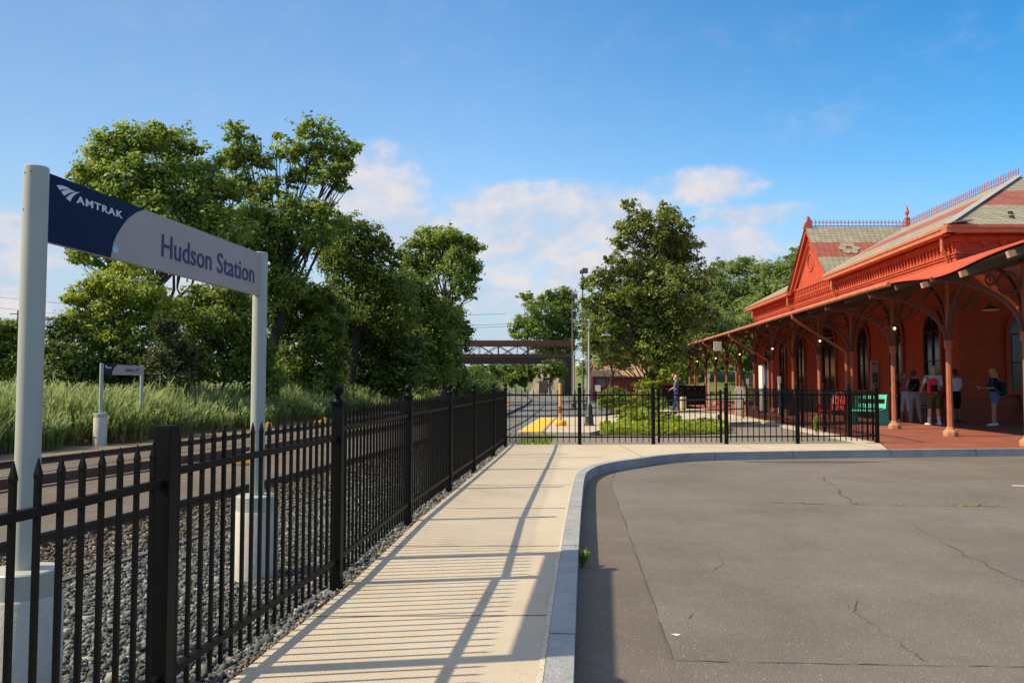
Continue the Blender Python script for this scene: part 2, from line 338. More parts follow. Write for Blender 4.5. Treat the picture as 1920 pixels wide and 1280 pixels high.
    def build(s, name, material, parent=None, smooth=False, bevel=0.0):
        me = bpy.data.meshes.new(name)
        off = Vector(parent.get('_w', (0, 0, 0))) if parent is not None else Vector((0, 0, 0))
        me.from_pydata([tuple(Vector(v) - off) for v in s.v], [], s.f)
        ms = material if isinstance(material, (list, tuple)) else [material]
        for q in ms: me.materials.append(q)
        if len(ms) > 1: me.polygons.foreach_set('material_index', s.m)
        bm = bmesh.new(); bm.from_mesh(me); bmesh.ops.recalc_face_normals(bm, faces=bm.faces); bm.to_mesh(me); bm.free()
        if smooth: me.shade_smooth()
        o = bpy.data.objects.new(name, me); COL.objects.link(o)
        if parent is not None: o.parent = parent; o['_w'] = tuple(off)
        if bevel:
            b = o.modifiers.new('bevel', 'BEVEL'); b.width = bevel; b.segments = 2; b.limit_method = 'ANGLE'
        if smooth:
            e = o.modifiers.new('edges', 'EDGE_SPLIT'); e.split_angle = R(40)
        return o
def tag(o, label=None, cat=None, group=None, kind=None):
    if label: o['label'] = label
    if cat: o['category'] = cat
    if group: o['group'] = group
    if kind: o['kind'] = kind
    return o
def thing(name, loc, label, cat, group=None):
    o = bpy.data.objects.new(name, None); COL.objects.link(o); o.empty_display_size = .1
    o.location = loc; o['_w'] = tuple(loc); return tag(o, label, cat, group)
def struct(name, mb, m): return tag(mb.build(name, m), kind='structure')
def place_copy(root, loc, rz, label=None):
    r = root.copy(); COL.objects.link(r); r.location = loc; r.rotation_euler = (0, 0, rz)
    if label: r['label'] = label
    for ch in list(root.children):
        c = ch.copy(); COL.objects.link(c); c.parent = r
        for g in ch.children:
            q = g.copy(); COL.objects.link(q); q.parent = c
    return r
def text(name, s, size, origin, ux, uz, m, parent, xs=1.0, bold=0.0, depth=.0015, width=None, spacing=1.0):
    """lettering lying in the plane of ux (reading direction) and uz (up), as a mesh"""
    c = bpy.data.curves.new(name, 'FONT'); c.body = s; c.size = size; c.extrude = depth; c.offset = bold; c.resolution_u = 4; c.space_character = spacing
    t = bpy.data.objects.new(name, c); COL.objects.link(t)
    dg = bpy.context.evaluated_depsgraph_get(); me = bpy.data.meshes.new_from_object(t.evaluated_get(dg))
    bpy.data.objects.remove(t); bpy.data.curves.remove(c)
    xsz = [v.co.x for v in me.vertices]
    if width: xs = width / (max(xsz) - min(xsz))
    ux = Vector(ux); uz = Vector(uz); un = ux.cross(uz); off = Vector(parent['_w']); x0 = min(xsz)
    for v in me.vertices:
        v.co = Vector(origin) + ux * (v.co.x - x0) * xs + uz * v.co.y + un * v.co.z - off
    me.materials.clear(); me.materials.append(m)
    o = bpy.data.objects.new(name, me); COL.objects.link(o); o.parent = parent; o['_w'] = tuple(off); return o

def np_mesh(name, V, Fq, material, parent=None, tint=None, vcol=None):
    """fast quad mesh from numpy arrays"""
    me = bpy.data.meshes.new(name); nv = len(V); nf = len(Fq); k = Fq.shape[1]
    me.vertices.add(nv); me.vertices.foreach_set('co', V.astype(np.float32).ravel())
    me.loops.add(nf * k); me.loops.foreach_set('vertex_index', Fq.astype(np.int32).ravel())
    me.polygons.add(nf); me.polygons.foreach_set('loop_start', np.arange(0, nf * k, k, dtype=np.int32))
    me.update(calc_edges=True)
    if tint is not None:
        a = me.attributes.new('tint', 'FLOAT', 'FACE'); a.data.foreach_set('value', tint.astype(np.float32))
    if vcol is not None:
        a = me.attributes.new('tint', 'FLOAT', 'POINT'); a.data.foreach_set('value', vcol.astype(np.float32))
    me.materials.append(material)
    o = bpy.data.objects.new(name, me); COL.objects.link(o)
    if parent is not None: o.parent = parent; o['_w'] = parent['_w']
    return o

def leaf_cloud(centers, normals, size, rng, aspect=.62):
    """kite-shaped leaves, slightly folded: returns verts, quads"""
    n = len(centers); nrm = normals / np.linalg.norm(normals, axis=1, keepdims=True)
    r = rng.normal(size=(n, 3)); t = np.cross(nrm, r); t /= np.linalg.norm(t, axis=1, keepdims=True); b = np.cross(nrm, t)
    s = (size * rng.uniform(.65, 1.35, n))[:, None]
    v = np.stack([centers - t * s * .55, centers + b * s * aspect * .5 - nrm * s * .08, centers + t * s * .6 - nrm * s * .12, centers - b * s * aspect * .5 - nrm * s * .08], 1)
    return v.reshape(-1, 3), np.arange(n * 4).reshape(n, 4)

def crown(clumps, leaf, rng, dens=3.2, twig=1.0, up=.55, infill=.16):
    """clumps: (x, y, z, rx, ry, rz). Leaves sit on twigs spread through each clump's outer volume."""
    C = []; Nn = []; T = []
    for x, y, z, rx, ry, rz in clumps:
        c = np.array((x, y, z)); rad = np.array((rx, ry, rz)); rm = (rx * ry * rz) ** (1 / 3)
        nl = int(dens * 21 * rm * rm / (leaf * leaf)); tw = .24 * rm * twig
        nt = max(8, int(nl / 26))
        d = rng.normal(size=(nt, 3)); d /= np.linalg.norm(d, axis=1, keepdims=True)
        w1 = rng.normal(size=(3, 3)) * 2.6; lob = 1 + .20 * np.sin(d @ w1[0] * 1.5 + 1).reshape(-1, 1) + .16 * np.sin(d @ w1[1] * 2.6 + 4).reshape(-1, 1)
        rr = rng.uniform(.30, 1.12, (nt, 1)) ** .6 * lob; rr[rng.uniform(size=nt) < .10] *= 1.22
        tc = c + d * rr * rad
        idx = rng.integers(0, nt, nl)
        sq = np.array((1, 1, .62))
        off = rng.normal(size=(nl, 3)) * sq * tw * rng.uniform(.35, 1.0, (nl, 1))
        p = tc[idx] + off
        fill = rng.uniform(size=nl) < infill; d2 = rng.normal(size=(nl, 3)); d2 /= np.linalg.norm(d2, axis=1, keepdims=True)
        p[fill] = (c + d2 * rng.uniform(.1, 1, (nl, 1)) ** .5 * rad * .98)[fill]
        out = d[idx] * .85 + rng.normal(size=(nl, 3)) * .6; out[:, 2] += up; out[:, 0] -= .12
        tt = rng.uniform(.15, .85, nt)
        C.append(p); Nn.append(out); T.append(np.clip(tt[idx] + rng.normal(size=nl) * .13, 0, 1))
    return np.concatenate(C), np.concatenate(Nn), np.concatenate(T)

# ------------------------------------------------------------------ ground, roads, walks
def hill(x, y):
    h = sstep(9.5 + .03 * max(0, y - 60), 19 + .03 * max(0, y - 60), x) * sstep(60, 118, y) * 9.5
    h += sstep(-14, -45, x) * 0.5
    far = sstep(260, 900, math.hypot(x, y)) * 26 * (.6 + .4 * math.sin(x * .006 + 1) * math.cos(y * .004))
    return h + far
def ground_z(x, y): return -0.34 + hill(x, y)
def make_ground():
    xs = sorted(set([round(v, 2) for v in list(np.arange(-60, 90.1, 3)) + list(np.geomspace(90, 2600, 14)) + list(-np.geomspace(60, 2600, 14))]))
    ys = sorted(set([round(v, 2) for v in list(np.arange(-30, 160.1, 4)) + list(np.geomspace(160, 2600, 16)) + [-60, -150, -500, -1500]]))
    mb = MB(); nx = len(xs)
    mb.v = [(x, y, ground_z(x, y)) for y in ys for x in xs]
    mb.f = [(j * nx + i, j * nx + i + 1, (j + 1) * nx + i + 1, (j + 1) * nx + i) for j in range(len(ys) - 1) for i in range(nx - 1)]; mb.m = [0] * len(mb.f)
    m = layered('meadow_ground', [(.3, (.05, .075, .02)), (.5, (.095, .125, .035)), (.7, (.16, .17, .06))], (0.06, .7, 9), .95, .8, 14)
    o = struct('ground', mb, m); o.data.shade_smooth()
make_ground()

FENCE = [(-1.70, -0.5), (-1.43, 1.80), (-1.29, 3.10), (-1.076, 5.13), (-.935, 7.50), (-.735, 9.75), (-.545, 11.85), (-.325, 14.35), (-.135, 16.75)]
def fx(y): return interp(y, [(p[1], p[0]) for p in FENCE])
KERB_OUT = [(-.36, -3.5), (-.05, 0.0), (.251, 3.449), (.442, 5.64), (.69, 8.3), (.93, 10.7), (1.06, 11.6), (1.28, 12.35), (1.62, 13.0), (2.1, 13.6), (2.6, 14.2), (3.2, 14.62), (4.2, 14.88), (6.26, 15.22), (9.6, 15.62), (14, 16.0), (26, 16.9)]
def offset(poly, d):
    out = []
    for i, p in enumerate(poly):
        a = Vector(poly[max(i - 1, 0)]); b = Vector(poly[min(i + 1, len(poly) - 1)]); t = (b - a).normalized(); out.append((p[0] - t.y * d, p[1] + t.x * d))
    return out
KERB_IN = offset(KERB_OUT, .122)
def smooth_poly(pts, k=4):
    P = [Vector(p) for p in pts]; out = []
    for i in range(len(P) - 1):
        a, b, c, d = P[max(i - 1, 0)], P[i], P[i + 1], P[min(i + 2, len(P) - 1)]
        for j in range(k):
            t = j / k
            out.append(.5 * ((2 * b) + (c - a) * t + (2 * a - 5 * b + 4 * c - d) * t * t + (3 * b - a - 3 * c + d) * t ** 3))
    out.append(P[-1]); return [tuple(p) for p in out]
KO = smooth_poly(KERB_OUT); KI = smooth_poly(KERB_IN)

mb = MB()                                                        # the car park in front
mb.poly([(p[0] - .03, p[1] + .03, -.13) for p in KO] + [(60, 17, -.13), (60, -14, -.13), (-.5, -14, -.13)])
struct('parking_lot', mb, ASPHALT)
mb = MB()                                                        # kerb stones
for i in range(0, len(KO) - 1, 1):
    a, b, c, d = KO[i], KO[i + 1], KI[i + 1], KI[i]
    mb.add([(*a, -.2), (*b, -.2), (*c, -.2), (*d, -.2), (*a, .012), (*b, .012), (*c, .012), (*d, .012)], [(0, 1, 5, 4), (4, 5, 6, 7), (2, 3, 7, 6)])
struct('kerb', mb, GRANITE)
mb = MB(); acc = 0.0                                             # dark gaps between the kerb stones
for i in range(len(KO) - 1):
    a, b, c, d = (Vector(q) for q in (KO[i], KO[i + 1], KI[i + 1], KI[i])); acc += (b - a).length
    if acc > 1.7:
        acc = 0; u = (b - a).normalized() * .004; n2 = (a - d).normalized() * .002
        mb.prism([(*(d - u), .010), (*(a - u + n2), .010), (*(a + u + n2), .010), (*(d + u), .010)], (0, 0, .0035)); mb.prism([(*(a - u), -.13), (*(a - u + n2), -.13), (*(a + u + n2), -.13), (*(a + u), -.13)], (0, 0, .143))
struct('kerb_stone_joint', mb, mat('joint_dark', (.05, .05, .05), .9))
mb = MB()                                                        # concrete walk beside the fence and along the cross fence
right = [p for p in KI if p[0] < 6.9] + [(7.0, interp(7.0, KI) - .004)]
YB = 16.86
left = [(fx(y) + .09, y) for y in np.arange(-3.5, YB + .01, .5)]
mb.poly([(x, y, 0) for x, y in right] + [(7.66, YB + .46, 0), (5.0, YB + .1, 0), (0, YB, 0)] + [(x, y, 0) for x, y in reversed(left)])
struct('sidewalk', mb, CONCRETE)
mb = MB()                                                        # joints tooled across the walk: shallow grooves filled with grime
GRIME = mat('grime', (.20, .165, .12), .9)
for y in (2.6, 4.42, 6.3, 8.2, 10.1, 12.0, 13.9):
    xr = interp(y, [(p[1], p[0]) for p in KERB_IN[:9]]) - .02
    mb.bar((fx(y) + .1, y, .0015), (xr, y + .02, .0015), .012, .003)
for x, y0, y1 in ((2.2, 13.95, YB), (4.6, 15.05, YB + .05), (7.0, 15.5, YB + .3)): mb.bar((x, y0, .0015), (x - .05, y1, .0015), .012, .003)
struct('sidewalk_joint', mb, GRIME)
mb = MB()
mb.strip([(p[0] - .004, p[1] + .004, .004) for p in KI], [(p[0] - .02 - .012 * abs(math.sin(i * 1.7)), p[1] + .012 + .012 * abs(math.sin(i * 2.3)), .004) for i, p in enumerate(KI)])
struct('kerb_joint', mb, mat('joint_mortar', (.46, .42, .36), .9, .4, 60))

# brick platform of the station and the pale edging beside the yard
def pf_edge(y): return 6.17 + .083 * y                           # track-side edge of the brick
mb = MB()
ys = [15.2, 17.3, 19, 21, 23.2, 25.7, 28, 31, 36, 44, 58, 66]
front = [(7.72, 17.32), (9.0, 17.3), (9.25, 15.72), (26, 16.9)]
mb.poly([(pf_edge(y), y, .0) for y in reversed(ys) if y > 17.3] + [(7.67, 17.3, 0)] + [(p[0], p[1] - .01, 0) for p in [(7.02, interp(7.02, KI))] + [q for q in KI if q[0] > 7.1]] + [(40, 18, 0), (40, 30, 0), (40, 66, 0)])
struct('brick_platform', mb, BRICK)
mb = MB()
for a, b in zip(ys[1:7], ys[2:8]):
    mb.add([(pf_edge(y) - o, y, z) for y in (a, b) for o, z in ((0, -.25), (.22, -.25), (.22, .008), (0, .008))], [(0, 3, 7, 4), (3, 2, 6, 7), (2, 1, 5, 6)])
mb.add([(pf_edge(17.3) - o, 17.3, z) for o, z in ((0, -.25), (.22, -.25), (.22, .008), (0, .008))], [(0, 1, 2, 3)])
struct('platform_edging', mb, layered('edging', [(.3, (.34, .31, .27)), (.7, (.48, .45, .40))], (1, 8, 60)))
mb = MB()                                                        # asphalt yard behind the cross fence
mb.poly([(.35, YB + .02, -.055), (pf_edge(17.3) - .1, 17.3, -.055), (pf_edge(24) - .1, 24, -.055), (pf_edge(27) - .1, 27, -.055), (6, 25, -.055), (2.2, 20.6, -.055), (.7, 20.4, -.055)])
struct('yard', mb, ASPHALT2)
# concrete station path with the yellow tactile strip
WALKP = [(.13, 21.4), (1.02, 30.6), (3.2, 31.2), (8.2, 41.5), (10.5, 41.0), (8.7, 27.6), (6.3, 26.3), (3.0, 24.0), (2.0, 21.2)]
mb = MB(); mb.prism([(x, y, -.25) for x, y in WALKP], (0, 0, .245)); struct('path', mb, CONCRETE)
mb = MB(); mb.poly([(.20, 21.42, -.001), (1.06, 30.4, -.001), (1.55, 30.45, -.001), (.74, 21.42, -.001)])
struct('tactile_strip', mb, mat('tactile_yellow', (.72, .47, .04), .7, .10, 30, .8, 45))
mb = MB(); mb.poly([(1.58, 30.4, -.001), (1.64, 30.4, -.001), (.83, 21.28, -.001), (.76, 21.3, -.001)]); struct('path_joint', mb, GRIME)

# tracks: centre lines curve gently to the right and then left below the bridge
TA = smooth_poly([(-7.3, -12), (-5.0, 0), (-3.88, 6), (-2.42, 14), (-.62, 27.4), (.62, 42), (1.75, 60), (2.35, 80), (1.6, 105), (-.6, 135), (-9, 190), (-28, 260), (-60, 330)], 5)
TB = smooth_poly([(-13.0, -12), (-10.7, 0), (-9.55, 6), (-8.02, 14), (-6.42, 22.4), (-5.3, 30), (-3.95, 42), (-2.7, 60), (-1.9, 80), (-2.6, 105), (-4.8, 135), (-13.2, 190), (-32, 260), (-64, 330)], 5)
def railway(centre, z, label, low=()):
    t = thing('railway_track', (centre[0][0], centre[0][1], z - .14), label, 'railway track')
    for sgn in (-1, 1):
        mb = MB(); c = offset(centre, -sgn * .61); zz = z - (.085 if sgn in low else 0)
        prof = [(-.062, -.125, 0), (-.062, -.112, 0), (-.011, -.098, 0), (-.011, -.035, 0), (-.034, -.028, 0), (-.034, 0, 1), (.034, 0, 0), (.034, -.028, 0), (.011, -.035, 0), (.011, -.098, 0), (.062, -.112, 0), (.062, -.125, 0)]
        L = [[(offset(c, -o)[i], zz + h) for i in range(len(c))] for o, h, q in prof]
        for k in range(len(prof) - 1):
            mb.mi = prof[k][2]; mb.strip([(*p, h) for p, h in L[k]], [(*p, h) for p, h in L[k + 1]])
        o = mb.build('rail', [RUST, RAILTOP], t)
    mb = MB()                                                    # sleepers, half buried
    acc = 0
    for a, b in zip(centre, centre[1:]):
        a = Vector((*a, 0)); b = Vector((*b, 0)); d = (b - a); L = d.length
        if a.y > 130: break
        k = int(L / .55)
        for i in range(k):
            p = a + d * ((i + .5) / max(k, 1)); mb.box((p.x, p.y, z - .19), (2.1, .2, .13), math.atan2(-d.x, d.y))
    mb.build('sleepers', mat('sleeper_wood', (.055, .043, .034), .9, .4, 6), t)
    return t
railway(TA, -.10, 'near railway track with rusty rails next to the grey ballast behind the fence', (1,))
railway(TB, -.09, 'far railway track beside the tall reeds, its rails sunk in brown paving', (1,))

def offs(c, d): return offset(c, d)
mb = MB()                                                        # gravel bed under everything beside the platform
lf = offs(TB, 3.5); n = len(lf)
rt = []
for (x, y) in TA:
    if y < 17: rt.append((fx(y) + .12, y))
    elif y < 20.5: rt.append((interp(y, [(17, .5), (20.5, .75)]), y))
    elif y < 31: rt.append((interp(y, [(20.5, 2.2), (31, 3.4)]), y))
    elif y < 62: rt.append((interp(y, [(31, 4.0), (62, 7)]), y))
    else: rt.append((x + 3.2, y))
def zr(x, y): return -.045 if y < 16.9 else -.14
RB = [(x, y, zr(x, y)) for x, y in rt]
ca = [(x, y, -.215) for x, y in offs(TA, -1.0)]
mb.strip([(x, y, -.26) for x, y in lf], ca); mb.strip(ca, RB)
struct('ballast_bed', mb, BALLAST)
mb = MB()                                                        # brown paving between the two tracks
pa = [p for p in offs(TA, .68) if p[1] < 44]; pb = [p for p in offs(TB, .53) if p[1] < 44][:len(pa)]; pa = pa[:len(pb)]
mb.strip([(x, y, -.20) for x, y in pb], [(x, y, -.125) for x, y in pa])
struct('track_paving', mb, PAVED)
mb = MB()                                                        # pale worn seams in the paving
for k, fr in enumerate((.14, .30, .47, .62, .78)):
    c = [(lerp(a[0], b[0], fr), lerp(a[1], b[1], fr)) for a, b in zip(pb, pa)]
    l = [(x - .018, y, -.1245 - .0012) for x, y in c]; r2 = [(x + .018, y, -.1245 - .0012) for x, y in c]
    zf = -.20 + .075 * fr + .003
    mb.strip([(x, y, zf) for x, y, _ in l], [(x, y, zf) for x, y, _ in r2])
struct('paving_seam', mb, mat('pale_seam', (.20, .17, .135), .9, .4, 20))
mb = MB()                                                        # siding rail rising out of the paving
sp = smooth_poly([(-7.9, 6.3), (-6.75, 10.2), (-5.8, 13.57), (-4.9, 17.8), (-3.6, 25.5), (-2.6, 34)], 5)
t = thing('siding_rail', (-7.9, 6.3, -.13), 'single dark siding rail rising out of the brown paving between both tracks', 'rail')
for d0, d1, zt in ((-.035, .035, 0),):
    l = offset(sp, .035); r2 = offset(sp, -.035)
    zz = [-.125 + min(.12, .03 * i) for i in range(len(sp))]
    mb.strip([(*a, z) for a, z in zip(l, zz)], [(*a, z) for a, z in zip(r2, zz)]); mb.strip([(*a, z) for a, z in zip(r2, zz)], [(*a, -.14) for a in r2]); mb.strip([(*a, -.14) for a in l], [(*a, z) for a, z in zip(l, zz)])
mb.build('rail', RUST, t)
mb = MB()                                                        # dusty verge in front of the reeds
a = [(x, y, -.19) for x, y in offs(TB, .9) if y < 70]; b = [(x, y, -.24) for x, y in offs(TB, 4.6)][:len(a)]
mb.strip(b, a); struct('verge', mb, SOIL)

def rocks(name, pts, sizes, m, kind='stuff', label=None):
    n = len(pts); rng = RNG
    base = np.array([(a, b, c) for c in (-1, 1) for b in (-1, 1) for a in (-1, 1)], float)
    v = base[None] * rng.uniform(.42, 1.1, (n, 8, 3)) * sizes[:, None, None] * .5 * rng.uniform((.7, .6, .45), (1.25, 1.0, .85), (n, 3))[:, None, :]
    ax = rng.normal(size=(n, 3)); ax /= np.linalg.norm(ax, axis=1, keepdims=True); an = rng.uniform(0, 3.1, n)
    K = np.zeros((n, 3, 3)); K[:, 0, 1] = -ax[:, 2]; K[:, 0, 2] = ax[:, 1]; K[:, 1, 0] = ax[:, 2]; K[:, 1, 2] = -ax[:, 0]; K[:, 2, 0] = -ax[:, 1]; K[:, 2, 1] = ax[:, 0]
    Rm = np.eye(3)[None] + np.sin(an)[:, None, None] * K + (1 - np.cos(an))[:, None, None] * (K @ K)
    v = np.einsum('nij,nkj->nki', Rm, v) + pts[:, None, :]
    q = np.array([(0, 2, 3, 1), (4, 5, 7, 6), (0, 1, 5, 4), (1, 3, 7, 5), (3, 2, 6, 7), (2, 0, 4, 6)])
    F = (q[None] + (np.arange(n) * 8)[:, None, None]).reshape(-1, 4)
    o = np_mesh(name, v.reshape(-1, 3), F, m, tint=np.repeat(rng.uniform(0, 1, n) ** 1.4, 6))
    tag(o, label, 'gravel', kind=kind); return o
def stone_mat(name, a, b, c):
    m = leaf_mat(name, a, b, 0.0, .85); r = [n for n in m.node_tree.nodes if n.type == 'VALTORGB'][0]
    e = r.color_ramp.elements.new(.72); e.color = (*c, 1); r.color_ramp.elements[-1].color = (*b, 1); return m
def ballast_stones():
    P = []; Z = []
    n = 95000
    y = 1.2 + 22 * RNG.uniform(0, 1, n) ** 1.6
    for yy in y:
        xa = fx(yy) + .10 if yy < 17 else .45; xc = interp(yy, [(p[1], p[0]) for p in TA])
        u = RNG.uniform(0, 1); xx = lerp(xc + .66, xa, u)
        P.append((xx, yy, lerp(-.215, -.045, u) + RNG.uniform(-.012, .014))); Z.append(min(.07, .020 * math.exp(RNG.normal() * .42) + .004))
    rocks('ballast_stones', np.array(P), np.array(Z), stone_mat('crushed_stone', (.05, .058, .06), (.30, .305, .29), (.125, .135, .137)), label='loose grey crushed stone ballast behind the black fence')
    P = []; Z = []
    for yy in 1.5 + 24 * RNG.uniform(0, 1, 16000) ** 1.5:
        xc = interp(yy, [(p[1], p[0]) for p in TA]); P.append((xc + RNG.uniform(-.57, .56), yy, -.205 + RNG.uniform(-.012, .014))); Z.append(RNG.uniform(.018, .045))
    rocks('track_gravel', np.array(P), np.array(Z), stone_mat('brown_stone', (.05, .042, .034), (.26, .22, .17), (.14, .12, .095)), label='small brown gravel lying between the rails of the near track')
    P = []; Z = []
    for yy in 2.3 + 14.3 * RNG.uniform(0, 1, 9000) ** 1.5:
        P.append((fx(yy) + .10 + RNG.normal() * .035, yy, -.03 + RNG.uniform(-.015, .015))); Z.append(RNG.uniform(.008, .026))
    rocks('edge_grit', np.array(P), np.array(Z), stone_mat('tan_grit', (.10, .085, .06), (.42, .36, .27), (.22, .185, .135)), label='tan grit along the edge of the walk below the fence')
ballast_stones()

# cracks and seams of the car park, a damp patch, and weeds in the cracks
def crack(pts, w, wob=.02, k=8, z=-.1265):
    P = []
    for a, b in zip(pts, pts[1:]):
        a = Vector(a); b = Vector(b)
        for j in range(k): P.append(a.lerp(b, j / k) + Vector((random.uniform(-wob, wob), random.uniform(-wob, wob), 0)))
    P.append(Vector(pts[-1])); mb = MB(); L = offset([(p.x, p.y) for p in P], 1e-6)
    l = []; r2 = []
    for i, p in enumerate(P):
        t = (P[min(i + 1, len(P) - 1)] - P[max(i - 1, 0)]).normalized(); nrm = Vector((-t.y, t.x, 0)); ww = w * max(.04, random.gauss(.42, .34)) / 2
        l.append((p.x + nrm.x * ww, p.y + nrm.y * ww, z)); r2.append((p.x - nrm.x * ww, p.y - nrm.y * ww, z))
    mb.strip(l, r2); return mb
def cracks():
    gp = lambda *q: [G(x, y, -.13) for x, y in q]
    dk = mat('crack_dark', (.078, .069, .061), .95)
    for pts, w, wob, k in [(gp((1145, 905), (1172, 980), (1205, 1075), (1262, 1238)), .013, .004, 10), (gp((1262, 1238), (1600, 1245), (1925, 1250)), .014, .006, 12), (gp((1165, 862), (1150, 895)), .02, .01, 4),
                           (gp((1545, 895), (1575, 925), (1606, 946)), .035, .04, 6), (gp((1440, 942), (1606, 946), (1925, 950)), .03, .03, 12), (gp((1700, 975), (1800, 1035), (1925, 1095)), .016, .03, 8),
                           (gp((1352, 1045), (1358, 1058), (1340, 1068)), .012, .01, 5), (gp((1605, 1120), (1602, 1150), (1645, 1175), (1700, 1215), (1740, 1240)), .012, .02, 7), (gp((1590, 1135), (1602, 1150)), .01, .01, 3),
                           (gp((1290, 1160), (1310, 1140)), .006, .004, 3), (gp((1780, 1118), (1790, 1119)), .01, .004, 3)]:
        struct('asphalt_crack', crack(pts, w, wob, k), dk)
    mb = MB(); sl = [G(*q, -.13) for q in ((1262, 1238), (1205, 1075), (1172, 980), (1147, 905), (1160, 870))]; kl = [p for p in reversed(KO) if 2.5 < p[1] < 12.3]
    mb.poly([(p.x - .01, p.y, -.128) for p in sl] + [(x + .006, y, -.128) for x, y in kl] + [(.22, 2.6, -.128), (1.0, 2.6, -.128), (.93, 3.55, -.128)])
    struct('asphalt_strip', mb, layered('asphalt_brown', [(.3, (.105, .090, .078)), (.5, (.145, .125, .108)), (.7, (.19, .165, .143))], (0.7, 4, 75), .9, .9, 110, (62, .42, (.36, .33, .29), .9)))
    mb = MB(); c = G(1530, 866, -.13)
    mb.poly([(c.x + 1.15 * math.cos(a) * (1 + .2 * math.sin(3 * a)), c.y + .16 * math.sin(a) * (1 + .25 * math.sin(5 * a + 1)), -.1275) for a in np.linspace(0, 6.28, 40, endpoint=False)])
    struct('damp_patch', mb, mat('damp_asphalt', (.075, .066, .06), .55, .2, 3))
    mb = MB(); c = G(1268, 1190, -.13)
    mb.poly([(c.x + .022 * math.cos(a) * (1 + .5 * math.sin(3 * a)), c.y + .018 * math.sin(a), -.127) for a in np.linspace(0, 6.28, 12, endpoint=False)])
    struct('paint_fleck', mb, mat('white_fleck', (.6, .58, .55), .8))
    mb = MB(); a = G(1898, 910, -.13); b = G(1960, 912, -.13); mb.bar(a + Vector((0, 0, .002)), b + Vector((0, 0, .002)), .1, .004)
    struct('bay_marking', mb, mat('worn_white_paint', (.45, .43, .40), .8, .25, 30))
    V = []; Nn = []
    for a, b, n in ((G(1500, 944, -.13), G(1525, 945, -.13), 22), (G(1760, 948, -.13), G(1890, 950, -.13), 90), (G(1610, 946, -.13), G(1700, 948, -.13), 20)):
        for _ in range(n):
            p = a.lerp(b, random.random()); V.append((p.x + random.gauss(0, .01), p.y + random.gauss(0, .015), -.125 + random.random() * .02)); Nn.append((random.gauss(0, 1), random.gauss(0, 1), .8))
    v, f = leaf_cloud(np.array(V), np.array(Nn), .020, RNG)
    tag(np_mesh('crack_weeds', v, f, LEAF_LIGHT, tint=RNG.uniform(0, 1, len(f))), 'low green weeds growing along the crack in the asphalt', 'weeds', kind='stuff')

LEAF_LIGHT = leaf_mat('leaf_light', (.10, .175, .022), (.275, .365, .075), .48)
LEAF_MID = leaf_mat('leaf_mid', (.055, .108, .013), (.195, .265, .038), .43)
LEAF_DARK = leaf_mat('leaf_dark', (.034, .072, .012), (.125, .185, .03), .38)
LEAF_PEAR = leaf_mat('leaf_pear', (.06, .110, .018), (.27, .32, .07), .42, .38)
LEAF_HAZY = leaf_mat('leaf_hazy', (.11, .175, .045), (.25, .33, .095), .45)  # distance haze mixed into the hillside leaf colour, paler and bluer
LEAF_GOLD = leaf_mat('leaf_bright', (.14, .21, .014), (.33, .40, .055), .48)
LEAF_CEDAR = leaf_mat('leaf_cedar', (.035, .060, .022), (.10, .12, .035), .25)
cracks()

# ------------------------------------------------------------------ fences
def picket(mb, p, zb, zt, w, d):
    """square bar with a pinched neck and a pointed cap"""
    x, y = p; dx, dy = d; nx, ny = -dy, dx; h = w / 2; vs = []
    for z, k in ((zb, 1), (zt - .060, 1), (zt - .055, 1.14), (zt - .048, 1.14), (zt - .002, .16)):
        for a, b in ((-1, -1), (1, -1), (1, 1), (-1, 1)):
            vs.append((x + (dx * a + nx * b) * h * k, y + (dy * a + ny * b) * h * k, z))
    fs = [(i * 4 + k, i * 4 + (k + 1) % 4, i * 4 + 4 + (k + 1) % 4, i * 4 + 4 + k) for i in range(4) for k in range(4)] + [(3, 2, 1, 0), (16, 17, 18, 19)]
    mb.add(vs, fs)
def fence_panel(parent, a, b, zt, zb=.045, sp=.1, rails=None, w=.0155, gap=.09, rail=.029, name='picket_panel'):
    a = Vector((*a[:2], 0)); b = Vector((*b[:2], 0)); d = b - a; L = d.length; u = d.normalized()
    n = max(1, round((L - 2 * gap) / sp)); mb = MB()
    for i in range(n + 1):
        p = a + u * (gap + (L - 2 * gap) * i / n); picket(mb, (p.x, p.y), zb, zt, w, (u.x, u.y))
    pan = mb.build(name, BLACK, parent)
    for z in rails or (zt - .155, zb + .11):
        mb = MB(); mb.bar(a + Vector((0, 0, z)), b + Vector((0, 0, z)), rail * .9, rail); mb.build('rail', BLACK, pan)
    return pan
def fence_post(parent, p, zt, w=.066, ball=True, zb=-.12, rot=0.0):
    mb = MB(); mb.box((p[0], p[1], (zt + zb) / 2), (w, w, zt - zb), rot)
    if not ball: mb.box((p[0], p[1], zt + .003), (w * 1.02, w * 1.02, .006), rot)
    po = mb.build('post', BLACK, parent, bevel=.004)
    if ball:
        mb = MB(); mb.box((p[0], p[1], zt + .008), (w * 1.22, w * 1.22, .016), rot); mb.lathe((p[0], p[1], zt + .016), [(w * .5, 0), (w * .42, .012), (w * .2, .02), (w * .2, .032), (w * .3, .036)], 14)
        mb.sphere((p[0], p[1], zt + .082), w * .53, 14); mb.build('finial', BLACK, po, smooth=True)
    return po
